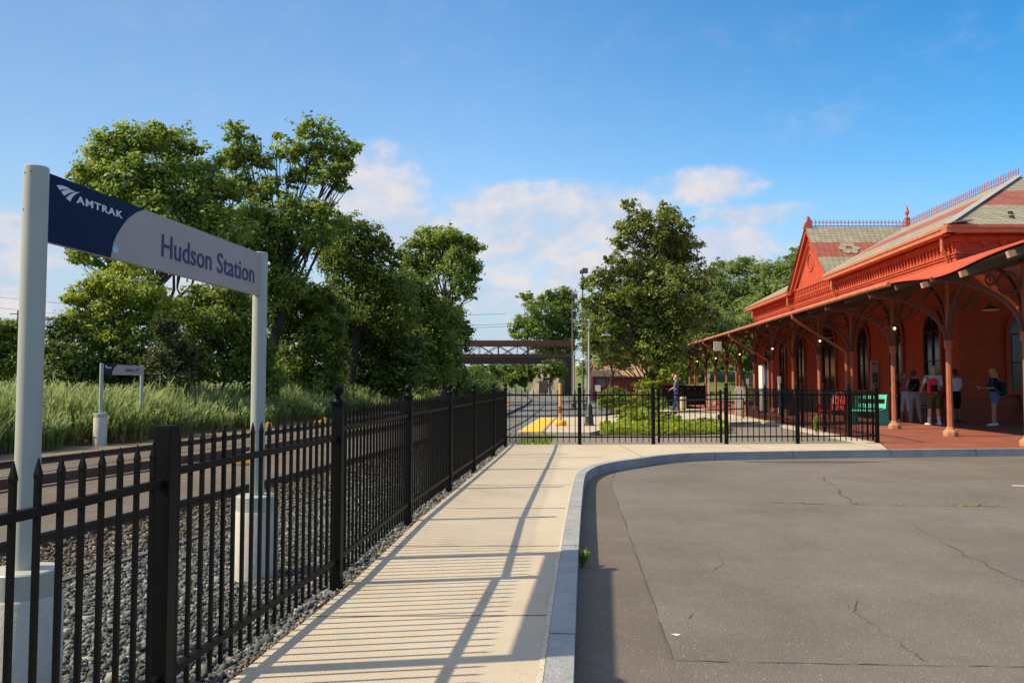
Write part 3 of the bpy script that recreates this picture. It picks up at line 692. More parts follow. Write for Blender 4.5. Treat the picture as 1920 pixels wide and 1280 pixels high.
def fences():
    t = thing('side_fence', (-1.2, 4, 0), 'long black picket fence with ball topped posts between the walk and the tracks', 'fence')
    tops = [1.0, 1.01, 1.045, 1.095, 1.10, 1.10, 1.105, 1.11]
    rot = -math.atan2(.2, 2.2)
    for i in range(len(FENCE) - 1):
        a, b = FENCE[i], FENCE[i + 1]; fence_panel(t, a, b, tops[i], zb=.035 if i < 3 else .04)
    for i, p in enumerate(FENCE[1:]):
        fence_post(t, p, (1.03, 1.062, 1.10, 1.105, 1.11, 1.11, 1.115, 1.12)[i], ball=i > 1, rot=rot)
    t = thing('cross_fence', (3.5, 16.9, 0), 'black picket fence crossing the far end of the walk in front of the yard', 'fence')
    P = [(-.135, 16.78), (1.373, 16.85), (2.876, 16.9), (4.385, 16.98), (5.868, 17.06), (7.60, 17.28)]
    for i in (0, 1, 3, 4): fence_panel(t, P[i], P[i + 1], 1.12, sp=.123, rails=(1.0, .15))
    for p in P[1:]: fence_post(t, p, 1.13, w=.07)
    t = thing('garden_gate', (2.95, 16.9, 0), 'black picket gate leaf hung between two posts in front of the leafy tree', 'gate')
    fence_panel(t, (2.99, 16.905), (4.27, 16.965), 1.10, sp=.113, rails=(1.0, .15))
    for p in ((2.99, 16.905), (4.27, 16.965)): fence_post(t, p, 1.10, w=.045, ball=False, zb=.03)
    mb = MB(); mb.box((4.22, 16.91, .55), (.05, .05, .11)); mb.bar((4.22, 16.88, .56), (4.14, 16.86, .56), .014); mb.build('latch', BLACKD, t)
    t = thing('platform_fence', (7.9, 22, 0), 'black picket fence running away from the corner along the brick platform edge', 'fence')
    Q = [(7.60, 17.28), (7.76, 19.1), (8.02, 21.3), (8.2, 23.4), (8.38, 25.7), (8.55, 28.0), (8.78, 31.0)]
    for a, b in zip(Q, Q[1:]): fence_panel(t, a, b, 1.10, sp=.11, rails=(1.0, .15))
    for p in Q[1:]: fence_post(t, p, 1.12, w=.066, rot=-.08)
    t = thing('screened_fence', (8.2, 39, 0), 'low black screened fence behind the old man near the end of the canopy', 'fence')
    a, b = D(1243, 740, 43.0), D(1322, 740, 45.5); a.z = b.z = 0
    mb = MB(); mb.bar(a + Vector((0, 0, .60)), b + Vector((0, 0, .60)), .03, 1.0); mb.build('screen', mat('black_mesh', (.012, .012, .013), .8), t)
    mb = MB(); mb.bar(a + Vector((0, 0, 1.12)), b + Vector((0, 0, 1.12)), .06, .05); mb.build('rail', BLACK, t)
    for i in range(5):
        p = a.lerp(b, i / 4); fence_post(t, (p.x, p.y), 1.14, w=.07)
    for i in range(6):
        p = a.lerp(b, (i + .5) / 6); mb = MB(); mb.sphere((p.x - .0, p.y - .03, .98), .035, 8); mb.build('clip', STEELGREY, t)
fences()

# ------------------------------------------------------------------ station name signs
NAVY = mat('sign_navy', (.003, .016, .055), .55, .08, 2, spec=.12)
SIGNGREY = mat('sign_grey', (.36, .315, .315), .55, .05, 2)
WHITEV = mat('sign_white', (.62, .66, .76), .5)
LETNAVY = mat('letter_navy', (.018, .032, .11), .5)
def name_sign(p1, p2, zt, ph, ground, d_post, ped_h, label, place, near):
    t = thing('station_sign', (p1[0], p1[1], ground), label, 'station sign')
    a = Vector((*p1, 0)); b = Vector((*p2, 0)); u = (b - a).normalized(); L = (b - a).length; nn = Vector((u.y, -u.x, 0))
    for q in (a, b):
        mb = MB(); mb.lathe((q.x, q.y, 0), [(d_post / 2, ground + .3), (d_post / 2, zt - .004), (d_post / 2 - .004, zt), (.002, zt)], 28)
        po = mb.build('post', STEELGREY, t, smooth=True)
        mb = MB(); mb.lathe((q.x, q.y, 0), [(.148, ground - .12), (.148, ground + ped_h - .112), (.143, ground + ped_h - .105)], 32); mb.build('pedestal', PEDESTAL, t, smooth=True)
        mb = MB(); mb.lathe((q.x, q.y, 0), [(.136, ground + ped_h - .105), (.136, ground + ped_h - .006), (.13, ground + ped_h), (.02, ground + ped_h + .002)], 32); mb.build('cap', STEELGREY, t, smooth=True)
        if near:
            for zz, an in ((zt - .035, -.5), (zt - .03, .1), (zt - .19, -.55)):
                d = Vector((math.sin(an) * d_post / 2, -math.cos(an) * d_post / 2, 0)); mb = MB(); mb.sphere((q.x + d.x, q.y + d.y, zz), .0035, 6); mb.build('screw', BLACKD, po)
    z1 = zt - .012; z0 = z1 - ph; s0 = d_post / 2 * .6; s1 = L - .01; off = .014
    P = lambda s, z, o: a + u * s + nn * o + Vector((0, 0, z))
    mb = MB(); mb.prism([P(s0, z0, -off), P(s1, z0, -off), P(s1, z1, -off), P(s0, z1, -off)], nn * off * 2); pan = mb.build('sign_panel', SIGNGREY, t)
    # the curved edge of the blue field, as fractions of panel length and height
    arc = [(.352, 1), (.318, .90), (.286, .74), (.262, .56), (.245, .40), (.233, .24), (.226, 0)]
    mb = MB(); mb.prism([P(s0, z0, off), *[P(L * f, z0 + ph * h, off) for f, h in reversed(arc)], P(s0, z1, off)], nn * .0016); mb.build('blue_field', NAVY, pan)
    return t, pan, a, u, L, nn, z0, z1, P, off
def signs():
    p2 = D(486.5, 600, 5.74); p1 = D(60, 600, 3.46)
    T, pan, a, u, L, nn, z0, z1, P, off = name_sign((p1.x, p1.y), (p2.x, p2.y), D(70, 313, 3.46).z, .296, -.17, .098, .63,
        'tall blue and grey Hudson Station name sign on round posts behind the near fence', 'near', True)
    up = Vector((0, 0, 1)); o1 = off + .0018
    def uz(px, py):                                              # where the sight line of a photo point meets the panel's face
        r = Vector(ray(px, py)); c = Vector((0, 0, CAM_H)); q = a + nn * o1; k = (q - c).dot(nn) / r.dot(nn); h = c + r * k - a
        return h.dot(u), h.z
    s, z = uz(303, 480); s2, _ = uz(477, 500); _, zc = uz(303, 437)
    text('name_word', 'Hudson', (zc - z) / .70, P(s, z, o1), u, up, LETNAVY, pan, bold=.0012, width=uz(397, 480)[0] - s)
    s3, _ = uz(407.5, 480); text('name_word', 'Station', (zc - z) / .70, P(s3, z, o1), u, up, LETNAVY, pan, bold=.0012, width=s2 - s3)
    s, z = uz(143, 380); s2, z2 = uz(229.5, 409.5); _, zc = uz(143, 367.5)
    text('operator_name', 'AMTRAK', (zc - z) / .70 * 1.08, P(s, (z + z2) / 2, o1), u, up, WHITEV, pan, bold=.0011, width=s2 - s, spacing=1.16)
    for poly in ([(185, 196), (225, 194), (275, 203), (330, 225), (382, 260), (330, 249), (280, 248), (224, 257)], [(244, 279), (300, 257), (350, 256), (400, 266), (440, 290), (390, 286), (340, 303), (284, 335)], [(496, 286), (440, 288), (390, 303), (345, 333), (308, 368), (365, 413), (388, 360), (425, 322), (460, 302)]):
        pts = [uz(80 + x / 7.111, 320 + y / 7.111) for x, y in poly]
        mb = MB(); mb.prism([P(s, z, o1) for s, z in pts], nn * .0015); mb.build('logo_stripe', WHITEV, pan)
    s, z = uz(216, 467.5); mb = MB()
    mb.prism([P(s + .022 * math.cos(k), z + .022 * math.sin(k), off + .0005) for k in np.linspace(0, 6.283, 24, endpoint=False)], nn * .0028)
    mb.build('round_sticker', mat('sticker_blue', (.10, .33, .62), .4, .5, 45, col2=(.5, .66, .8)), pan)
    q1 = G(187, 834, -.2); q2 = D(266, 700, 21.6)
    T, pan, a, u, L, nn, z0, z1, P, off = name_sign((q1.x, q1.y), (q2.x, q2.y), D(190, 681, q1.y).z, .25, -.2, .085, .74,
        'small distant blue and grey name sign standing among the tall reeds', 'far', False)
    o1 = off + .0018
    text('place_name', 'Hudson, NY', .13, P(L * .55, z0 + .09, o1), u, up, LETNAVY, pan, bold=.003, width=L * .36)
    text('operator_name', 'AMTRAK', .05, P(L * .085, z0 + .15, o1), u, up, WHITEV, pan, bold=.002, width=L * .13)
    mb = MB(); mb.prism([P(L * .055, z0 + .225, o1), P(L * .085, z0 + .16, o1), P(L * .11, z0 + .205, o1)], nn * .0015); mb.build('logo_stripe', WHITEV, pan)
signs()

# ------------------------------------------------------------------ the station (v: across from the tracks, d: along the tracks)
def B(v, d, z): return Vector((v + .058 * d, d, z))
WALL, DS, DN, VE = 13.03, 27.0, 55.0, 22.8
GZ0, GZ1, RIDGE_V, RIDGE_Z = 6.10, 6.34, 17.9, 9.3
def bbox(mb, v0, v1, d0, d1, z0, z1):
    mb.prism([B(v0, d0, z0), B(v1, d0, z0), B(v1, d1, z0), B(v0, d1, z0)], (0, 0, z1 - z0))
def arch_pts(c, w, z0, zs, n=12, k=1.0):
    """outline of an arched opening: half width w, sill z0, springing zs; along-coordinate c"""
    return [(c - w, z0), (c - w, zs)] + [(c - w * math.cos(math.pi * i / n), zs + w * k * math.sin(math.pi * i / n)) for i in range(1, n)] + [(c + w, zs), (c + w, z0)]
def station():
    t = thing('station_building', tuple(B(WALL, 41, 0)), 'long red brick station with banded slate roof, gable and iron cresting along its ridges', 'station building')
    mb = MB(); bbox(mb, WALL, VE, DS, DN, -.3, GZ0 + .1); w = mb.build('wall', REDTRIM if False else RED, t)
    mb = MB(); bbox(mb, WALL - .07, VE + .07, DS - .07, DN + .07, -.3, .75); mb.build('plinth', mat('plinth_red', (.26, .05, .028), .75, .15, 2), t)
    # string courses, projecting band, dentils
    for z, h, p in ((5.40, .05, .045), (5.49, .05, .06)):
        mb = MB(); bbox(mb, WALL - p, VE + p, DS - p, DN + p, z, z + h); mb.build('string_course', REDTRIM, t)
    mb = MB(); bbox(mb, WALL - .10, VE + .1, DS - .10, DN + .1, 5.90, 6.10); mb.build('frieze', RED, t)
    mb = MB(); bbox(mb, WALL - .05, WALL, DS + .02, DN - .02, 5.86, 5.90); bbox(mb, WALL, VE, DS - .05, DS, 5.86, 5.90)
    d = DS + .05
    while d < DN:
        bbox(mb, WALL - .085, WALL, d, d + .11, 5.72, 5.90); bbox(mb, WALL - .06, WALL, d + .02, d + .09, 5.62, 5.72); d += .27
    v = WALL + .15
    while v < VE:
        mb.prism([B(v, DS - .085, 5.90), B(v + .3, DS - .085, 5.90), B(v + .15, DS - .085, 5.70)], (0, .085, 0)); v += .62
    mb.build('dentil_course', RED, t)
    # box gutters (the eaves cornice)
    def gut(a, b):
        mb = MB(); a = Vector(a); b = Vector(b); mb.bar(a + Vector((0, 0, -.02)), b + Vector((0, 0, -.02)), .34, .16); mb.bar(a + Vector((0, 0, .10)), b + Vector((0, 0, .10)), .42, .10); return mb
    V0, V1, D0, D1 = 12.55, 23.25, 26.5, 55.5; zz = 6.22
    for a, b in ((B(V0 + .15, D0, zz), B(V0 + .15, 39.05, zz)), (B(V0 + .15, 45.4, zz), B(V0 + .15, D1, zz)), (B(V0 - .06, D0 + .15, zz), B(V1, D0 + .15, zz)), (B(V0, D1 - .15, zz), B(V1, D1 - .15, zz))): gut(a, b).build('gutter', GUTTER, t)
    # roof planes with a little thickness
    E0 = 6.37; c0 = B(V0 - .02, D0 - .02, E0); ridgeS = B(RIDGE_V, 31.85, RIDGE_Z); ridgeN = B(RIDGE_V, 50.15, RIDGE_Z); ap = B(V0 + .06, 42.2, RIDGE_Z); rc = B(RIDGE_V, 42.2, RIDGE_Z)
    mb = MB()
    for poly in ([c0, B(V0 - .02, 39.0, E0), rc, ridgeS], [B(V0 - .02, 45.4, E0), B(V0 - .02, D1, E0), ridgeN, rc], [c0, ridgeS, B(V1, D0, E0)], [B(V0, D1, E0), B(V1, D1, E0), ridgeN], [B(V1, D0, E0), ridgeS, ridgeN, B(V1, D1, E0)],
                 [B(V0 + .06, 38.85, E0 - .10), ap, rc, B(V0 + .08, 39.0, E0)], [B(V0 + .06, 45.55, E0 - .10), B(V0 - .02, 45.4, E0), rc, ap]): mb.poly(poly)
    rf = mb.build('roof', SLATE, t)
    mb = MB(); mb.bar(c0 + Vector((0, 0, .03)), ridgeS + Vector((0, 0, .03)), .26, .03); mb.bar(c0 + Vector((.0, .0, .04)), c0 + Vector((.75, .12, .13)), .45, .03)
    mb.build('hip_flashing', mat('lead_flashing', (.31, .31, .29), .5, .12, 3), rf)
    mb = MB(); mb.bar(B(V0, 39.0, E0 + .03), rc + Vector((0, 0, .02)), .14, .02); mb.build('valley_flashing', MATS['lead_flashing'], rf)
    IRON = mat('iron_pink_red', (.40, .10, .075), .6, .15, 5)
    def cresting(a, b, sp=.185):
        a = Vector(a); b = Vector(b); L = (b - a).length; u = (b - a) / L; mb = MB()
        mb.bar(a + Vector((0, 0, .05)), b + Vector((0, 0, .05)), .03, .03); mb.bar(a + Vector((0, 0, .20)), b + Vector((0, 0, .20)), .022, .022)
        k = int(L / sp)
        for i in range(k + 1):
            p = a + u * (L * i / k); mb.bar(p, p + Vector((0, 0, .34)), .022); mb.bar(p + Vector((0, 0, .27)) - u * .05, p + Vector((0, 0, .27)) + u * .05, .02)
            mb.bar(p + Vector((0, 0, .30)) - u * .022, p + Vector((0, 0, .36)), .02)
        return mb
    cresting(rc, ridgeS).build('ridge_cresting', IRON, rf); cresting(rc, ridgeN, .3).build('ridge_cresting', IRON, rf); cresting(ap + Vector((.2, 0, 0)), rc).build('ridge_cresting', IRON, rf)
    mb = MB(); mb.bar(rc + Vector((0, 0, -.05)), rc + Vector((0, 0, .42)), .2); mb.lathe(rc + Vector((0, 0, .42)), [(.13, 0), (.13, .05), (.06, .08), (.05, .2), (.09, .24), (.11, .34), (.06, .5), (.02, .68), (.005, .75)], 12); mb.build('finial', IRON, rf)
    mb = MB(); a = ap + Vector((.1, 0, 0)); mb.prism([a + Vector((-.18, -.09, -.1)), a + Vector((.25, -.09, -.1)), a + Vector((.25, -.09, .28)), a + Vector((.13, -.09, .5)), a + Vector((.05, -.09, .55)), a + Vector((.02, -.09, .3)), a + Vector((-.1, -.09, .16))], (0, .18, 0)); mb.build('acroterion', IRON, rf)
    # rosette laid in slate on the cross roof, and snow guards by the hip
    cs = (B(V0, 42.2, RIDGE_Z) - B(V0, 38.85, E0 - .1)).normalized(); cu = Vector((1, 0, 0)); cn = cu.cross(cs)
    ctr = B(14.35, 42.2, RIDGE_Z) - cs * 2.02 + cn * .012
    for k in range(6):
        c = ctr + (cu * math.cos(k * math.pi / 3) + cs * math.sin(k * math.pi / 3)) * .34
        mb = MB(); mb.prism([c + (cu * math.cos(q) + cs * math.sin(q)) * .2 for q in np.linspace(0, 6.283, 8, endpoint=False)], cn * .015); mb.build('rosette_petal', mat('pale_slate', (.27, .26, .205), .7, .15, 6), rf)
    sn = (ridgeS - B(RIDGE_V, D0, E0)); sn.x = 0; sl = Vector((0, sn.y, sn.z)).normalized()
    for i, (v, k) in enumerate(((15.2, 1.15), (16.1, 1.15), (17.0, 1.15), (15.0, .7), (15.9, .7), (16.8, .7), (16.4, 1.6))):
        p = B(v, D0, E0) + sl * k; mb = MB(); mb.box(p + Vector((0, 0, .04)), (.16, .05, .1)); mb.box(p + Vector((0, -.05, .02)), (.06, .12, .03)); mb.build('snow_guard', mat('snow_guard_dark', (.06, .055, .05), .6), rf)
    # gable facing the tracks
    mb = MB(); gv = WALL - .12; mb.prism([B(gv, 39.15, 6.0), B(gv, 42.2, RIDGE_Z - .18), B(gv, 45.25, 6.0)], (.4, 0, 0)); mb.build('gable', RED, t)
    for off, wd in ((0, .16), (.34, .07), (.52, .05)):
        for s in (-1, 1):
            mb = MB(); x = gv - .06 - (.10 if off == 0 else .03)
            mb.bar(B(x, 42.2, RIDGE_Z - .20 - off * 1.35), B(x, 42.2 + s * (3.20 - off * 1.05), E0 - .20 + (.25 * off)), .16 if off == 0 else .07, wd); mb.build('bargeboard' if off == 0 else 'gable_moulding', REDTRIM, t)
    mb = MB(); mb.prism([B(gv - .015, 42.2 + .42 * math.cos(a), 7.45 + .42 * math.sin(a)) for a in np.linspace(0, 6.283, 24, endpoint=False)], (.02, 0, 0)); lv = mb.build('louvre', mat('louvre_red', (.33, .06, .03), .7), t)
    mb = MB(); mb.ring(B(gv - .02, 42.2, 7.45), .44, .045, (0, 1, 0), (0, 0, 1), 24); mb.build('surround', RED, lv)
    mb = MB()
    d = 39.3
    while d < 45.1: bbox(mb, gv - .05, gv, d, d + .11, 6.05, 6.25); d += .27
    mb.build('dentil_course', RED, t)
    mb = MB(); bbox(mb, gv - .08, gv, 39.1, 45.3, 6.25, 6.36); mb.build('string_course', REDTRIM, t)
    # upper rainwater pipes
    for d in (27.25, 38.4, 45.9, 54.3):
        mb = MB(); x = WALL - .34; mb.tube([B(x, d, 6.15), B(x, d, 5.62), B(x + .12, d, 5.48), B(x + .27, d + .1, 5.16)], .055, 10); mb.build('downpipe', GUTTER, t)
    # windows and doors below the canopy
    def opening(c, w, z0, zs, kind, south=False):
        P = (lambda s, z, o: B(s, DS - o, z)) if south else (lambda s, z, o: B(WALL - o, s, z))
        mb = MB(); out = arch_pts(c, w, z0, zs); mb.prism([P(s, z, .004) for s, z in out], (P(0, 0, .012) - P(0, 0, .004))); o = mb.build(kind, GLASSDK, t)
        a = arch_pts(c, w + .16, z0 - .02, zs); b = arch_pts(c, w, z0 - .02, zs); mb = MB(); n = len(a)
        va = [P(s, z, .0) for s, z in a]; vb = [P(s, z, .0) for s, z in b]; sh = P(0, 0, .09) - P(0, 0, 0)
        mb.add(va + vb + [q + sh for q in va] + [q + sh for q in vb], [f for i in range(n - 1) for f in ((2 * n + i, 2 * n + i + 1, 3 * n + i + 1, 3 * n + i), (i, i + 1, 2 * n + i + 1, 2 * n + i), (n + i, 3 * n + i, 3 * n + i + 1, n + i + 1))])
        mb.build('surround', mat('surround_red', (.34, .06, .03), .7, .15, 3), o)
        mb = MB(); mb.bar(P(c, z0, .03), P(c, zs + w * .96, .03), .05); mb.bar(P(c - w, zs, .03), P(c + w, zs, .03), .05); mb.bar(P(c - w, lerp(z0, zs, .5), .03), P(c + w, lerp(z0, zs, .5), .03), .04)
        mb.bar(P(c - w + .03, z0, .03), P(c - w + .03, zs, .03), .06); mb.bar(P(c + w - .03, z0, .03), P(c + w - .03, zs, .03), .06); mb.build('frame', FRAMEDK, o)
        if kind == 'window':
            mb = MB(); a0 = P(c - w - .2, z0 - .06, .1); b0 = P(c + w + .2, z0 - .06, .1); mb.bar(a0, b0, .22, .1); mb.build('sill', REDTRIM, o)
    for c, w, k in ((28.8, .62, 'window'), (31.9, .55, 'door'), (35.4, .62, 'window'), (39.9, .95, 'door'), (44.6, .7, 'door'), (48.2, .6, 'window'), (51.6, .6, 'window')): opening(c, w, .05 if k == 'door' else 1.0, 3.05, k)
    opening(15.65, .95, 1.0, 2.85, 'window', True); opening(19.0, .7, 1.0, 2.9, 'window', True)
    return t
station()

EAVE_V, POST_V = 7.42, 9.17
def eave_z(d): return 3.50 - .17 * math.exp(-((d - 15.9) / 1.55) ** 2)
SLOPE = .314
def roof_z(v, d):
    zi = 3.50 + SLOPE * (WALL - EAVE_V)
    return lerp(eave_z(d), zi, (v - EAVE_V) / (WALL - EAVE_V))
def canopy():
    t = thing('platform_canopy', tuple(B(POST_V, 30, 0)), 'red platform canopy on slender iron posts with ringed brackets along the station', 'canopy')
    ds = sorted(set([round(x, 2) for x in list(np.arange(12.4, 21, .35)) + list(np.arange(21, 60.6, 1.3))])); vs = list(np.linspace(EAVE_V, WALL + .02, 7))
    def sheet(dz, e0=0.0):
        mb = MB(); n = len(vs)
        mb.v = [tuple(B(v - (e0 if i == 0 else 0), d, roof_z(v, d) + dz)) for d in ds for i, v in enumerate(vs)]
        mb.f = [(j * n + i, j * n + i + 1, (j + 1) * n + i + 1, (j + 1) * n + i) for j in range(len(ds) - 1) for i in range(n - 1)]; mb.m = [0] * len(mb.f); return mb
    r = sheet(0, .06)
    # end faces and the standing edge at the eave
    r.strip([tuple(B(EAVE_V - .06, d, eave_z(d))) for d in ds], [tuple(B(EAVE_V - .06, d, eave_z(d) - .03)) for d in ds])
    # unseen slope behind the ridge, widened to darken the space by the south wall
    for d0, d1 in ((12.4, 26.4),): r.add([B(WALL + .02, d0, roof_z(WALL, d0)), B(WALL + .02, d1, roof_z(WALL, d1)), B(WALL + 11, d1, 4.35), B(WALL + 11, d0, 4.35)], [(0, 1, 2, 3)])
    r.build('roof', CANROOF, t)
    s = sheet(-.05); s.add([B(WALL + .02, 12.4, roof_z(WALL, 12.4) - .05), B(WALL + .02, 26.4, roof_z(WALL, 26) - .05), B(WALL + 11, 26.4, 4.30), B(WALL + 11, 12.4, 4.30)], [(0, 1, 2, 3)]); s.build('soffit', SOFFIT, t)  # soffit also lines the widened, unseen slope
    mb = MB(); mb.tube([B(EAVE_V - .10, d, eave_z(d) - .045) for d in np.arange(18.3, 60.6, 1.4)], .055, 10); g = mb.build('gutter', GUTTER, t, smooth=True)
    mb = MB()
    for k in range(28):
        d = 18.6 + k * 1.5; p = B(EAVE_V - .1, d, eave_z(d) - .045); mb.ring(p, .058, .008, (1, 0, 0), (0, 0, 1), 10, 4)
    mb.build('gutter_straps', GUTTER, g)
    d = 13.42
    while d < 60:
        mb = MB(); tz = roof_z(EAVE_V, d) - .075 - .06
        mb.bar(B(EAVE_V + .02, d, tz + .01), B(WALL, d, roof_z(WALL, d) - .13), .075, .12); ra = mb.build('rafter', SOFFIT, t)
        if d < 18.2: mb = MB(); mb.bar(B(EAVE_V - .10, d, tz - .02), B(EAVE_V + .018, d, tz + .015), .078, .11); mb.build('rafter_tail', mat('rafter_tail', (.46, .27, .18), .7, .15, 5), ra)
        d += 1.61
    PD = [19.5 + 3.25 * k for k in range(-1, 13)]
    mb = MB(); mb.bar(B(POST_V, 12.6, 3.72), B(POST_V, 60, 3.72), .14, .2); mb.build('beam', POSTDK, t)
    for k, d in enumerate(PD):
        mb = MB(); p = B(POST_V, d, 0); mb.lathe(p, [(.165, 0), (.175, .04), (.175, .10), (.15, .13), (.10, .17), (.085, .22)], 8); ba = None
        cx = MB(); cx.lathe(p, [(.075, .2), (.07, 1.0), (.064, 2.08)], 8); cx.lathe(p, [(.055, 2.2), (.05, 3.66)], 8); po = cx.build('post', POSTRED, t)
        mb.build('base', BRICKTAN, po)
        mb = MB(); mb.lathe(p, [(.07, 2.06), (.10, 2.10), (.10, 2.14), (.085, 2.17), (.105, 2.22), (.105, 2.25), (.06, 2.27)], 8); mb.build('capital', POSTRED, po)
        if d > 48: nseg = 6
        else: nseg = 10
        for s in (-1, 1):                                        # the curved braces and their ring ornaments
            mb = MB(); reach = 1.72 if s < 0 else 1.5
            vtop = POST_V + s * reach; ztop = (3.28 if s < 0 else roof_z(POST_V + 1.5, d) - .25)
            pts = []
            for i in range(nseg + 1):
                a = (math.pi / 2) * i / nseg; pts.append(B(POST_V + s * (.05 + (reach - .05) * (1 - math.cos(a))), d, 2.22 + (ztop - 2.22) * math.sin(a)))
            for a, b in zip(pts, pts[1:]): mb.bar(a, b, .06, .075)
            if s < 0: mb.bar(B(vtop - .12, d, ztop + .0), B(POST_V, d, roof_z(POST_V, d) - .28), .07, .09)
            br = mb.build('bracket', POSTDK, t)
            if d < 40:
                mb = MB(); mb.ring(B(POST_V + s * .30, d, 3.20), .215, .028, (1, 0, 0), (0, 0, 1), 24, 6); mb.build('ring', POSTDK, br)
                mb = MB(); mb.ring(B(POST_V + s * .66, d, 3.27), .095, .022, (1, 0, 0), (0, 0, 1), 16, 6); mb.build('ring', POSTDK, br)
        for s in (-1, 1):
            mb = MB(); pts = [B(POST_V, d + s * (.05 + 1.15 * (1 - math.cos(math.pi / 2 * i / nseg))), 2.22 + 1.42 * math.sin(math.pi / 2 * i / nseg)) for i in range(nseg + 1)]
            for a, b in zip(pts, pts[1:]): mb.bar(a, b, .055, .06)
            mb.build('brace', POSTDK, t)
    for d in (26.0, 35.75, 42.25, 55.25):                           # rainwater pipes slanting from the gutter back to a post
        mb = MB(); x = POST_V - .16; mb.tube([B(EAVE_V - .1, d, 3.42), B(EAVE_V - .08, d, 3.30), B(EAVE_V + .05, d, 3.20), B(x - .06, d, 2.28), B(x, d, 2.16), B(x, d, .1)], .052, 10); mb.build('downpipe', POSTRED, t)
canopy()
GLOW = mat('lamp_glow', (1, .8, .5), .4, emit=(1, .66, .30, 3.5))
def station_lamps():
    for k, (d, place) in enumerate(((22.75, 'nearest to the group of travellers'), (29.25, 'second from the near end of the canopy'), (35.75, 'third along the posts'), (42.25, 'fourth along the posts near the hanging sign'), (48.75, 'fifth along the posts'), (55.25, 'last one at the far end of the canopy'))):
        p = B(POST_V - .02, d - .2, 2.78); t = thing('post_lamp', tuple(p), 'glowing bulb lamp on a canopy post, ' + place, 'lamp', 'glowing lamps on the canopy posts')
        mb = MB(); mb.sphere(p + Vector((0, 0, -.04)), .034, 10); mb.build('bulb', GLOW, t, smooth=True)
        mb = MB(); mb.lathe(p, [(.06, .0), (.05, .03), (.03, .06)], 12); mb.bar(p + Vector((0, 0, .04)), p + Vector((0, .2, .08)), .02); mb.build('holder', POSTDK, t)
    ENAM = mat('enamel_white', (.62, .60, .55), .5); SHADE = mat('shade_dark', (.10, .06, .05), .55)
    for d, place in ((22.0, 'nearest to the blond woman'), (28.6, 'middle one above the notice board'), (35.3, 'farthest one over the red chair')):
        p = Vector((11.5 + .058 * d, d, 3.2)); t = thing('pendant_lamp', tuple(p), 'conical enamel pendant lamp below the canopy, ' + place, 'lamp', 'pendant lamps under the canopy')
        mb = MB(); mb.lathe(p, [(.20, 0), (.205, .012), (.19, .022), (.08, .10), (.055, .13), (.05, .18)], 20); sh = mb.build('shade', SHADE, t, smooth=True)
        mb = MB(); mb.lathe(p, [(.205, -.012), (.212, -.004), (.205, .004)], 20); mb.build('rim', ENAM, sh)
        mb = MB(); mb.bar(p + Vector((0, 0, .15)), Vector((p.x, p.y, roof_z(p.x - .058 * d, d) - .05)), .018); mb.build('stem', SHADE, t)
station_lamps()
def bit(name, label, cat, loc, build):
    t = thing(name, tuple(loc), label, cat); build(t); return t
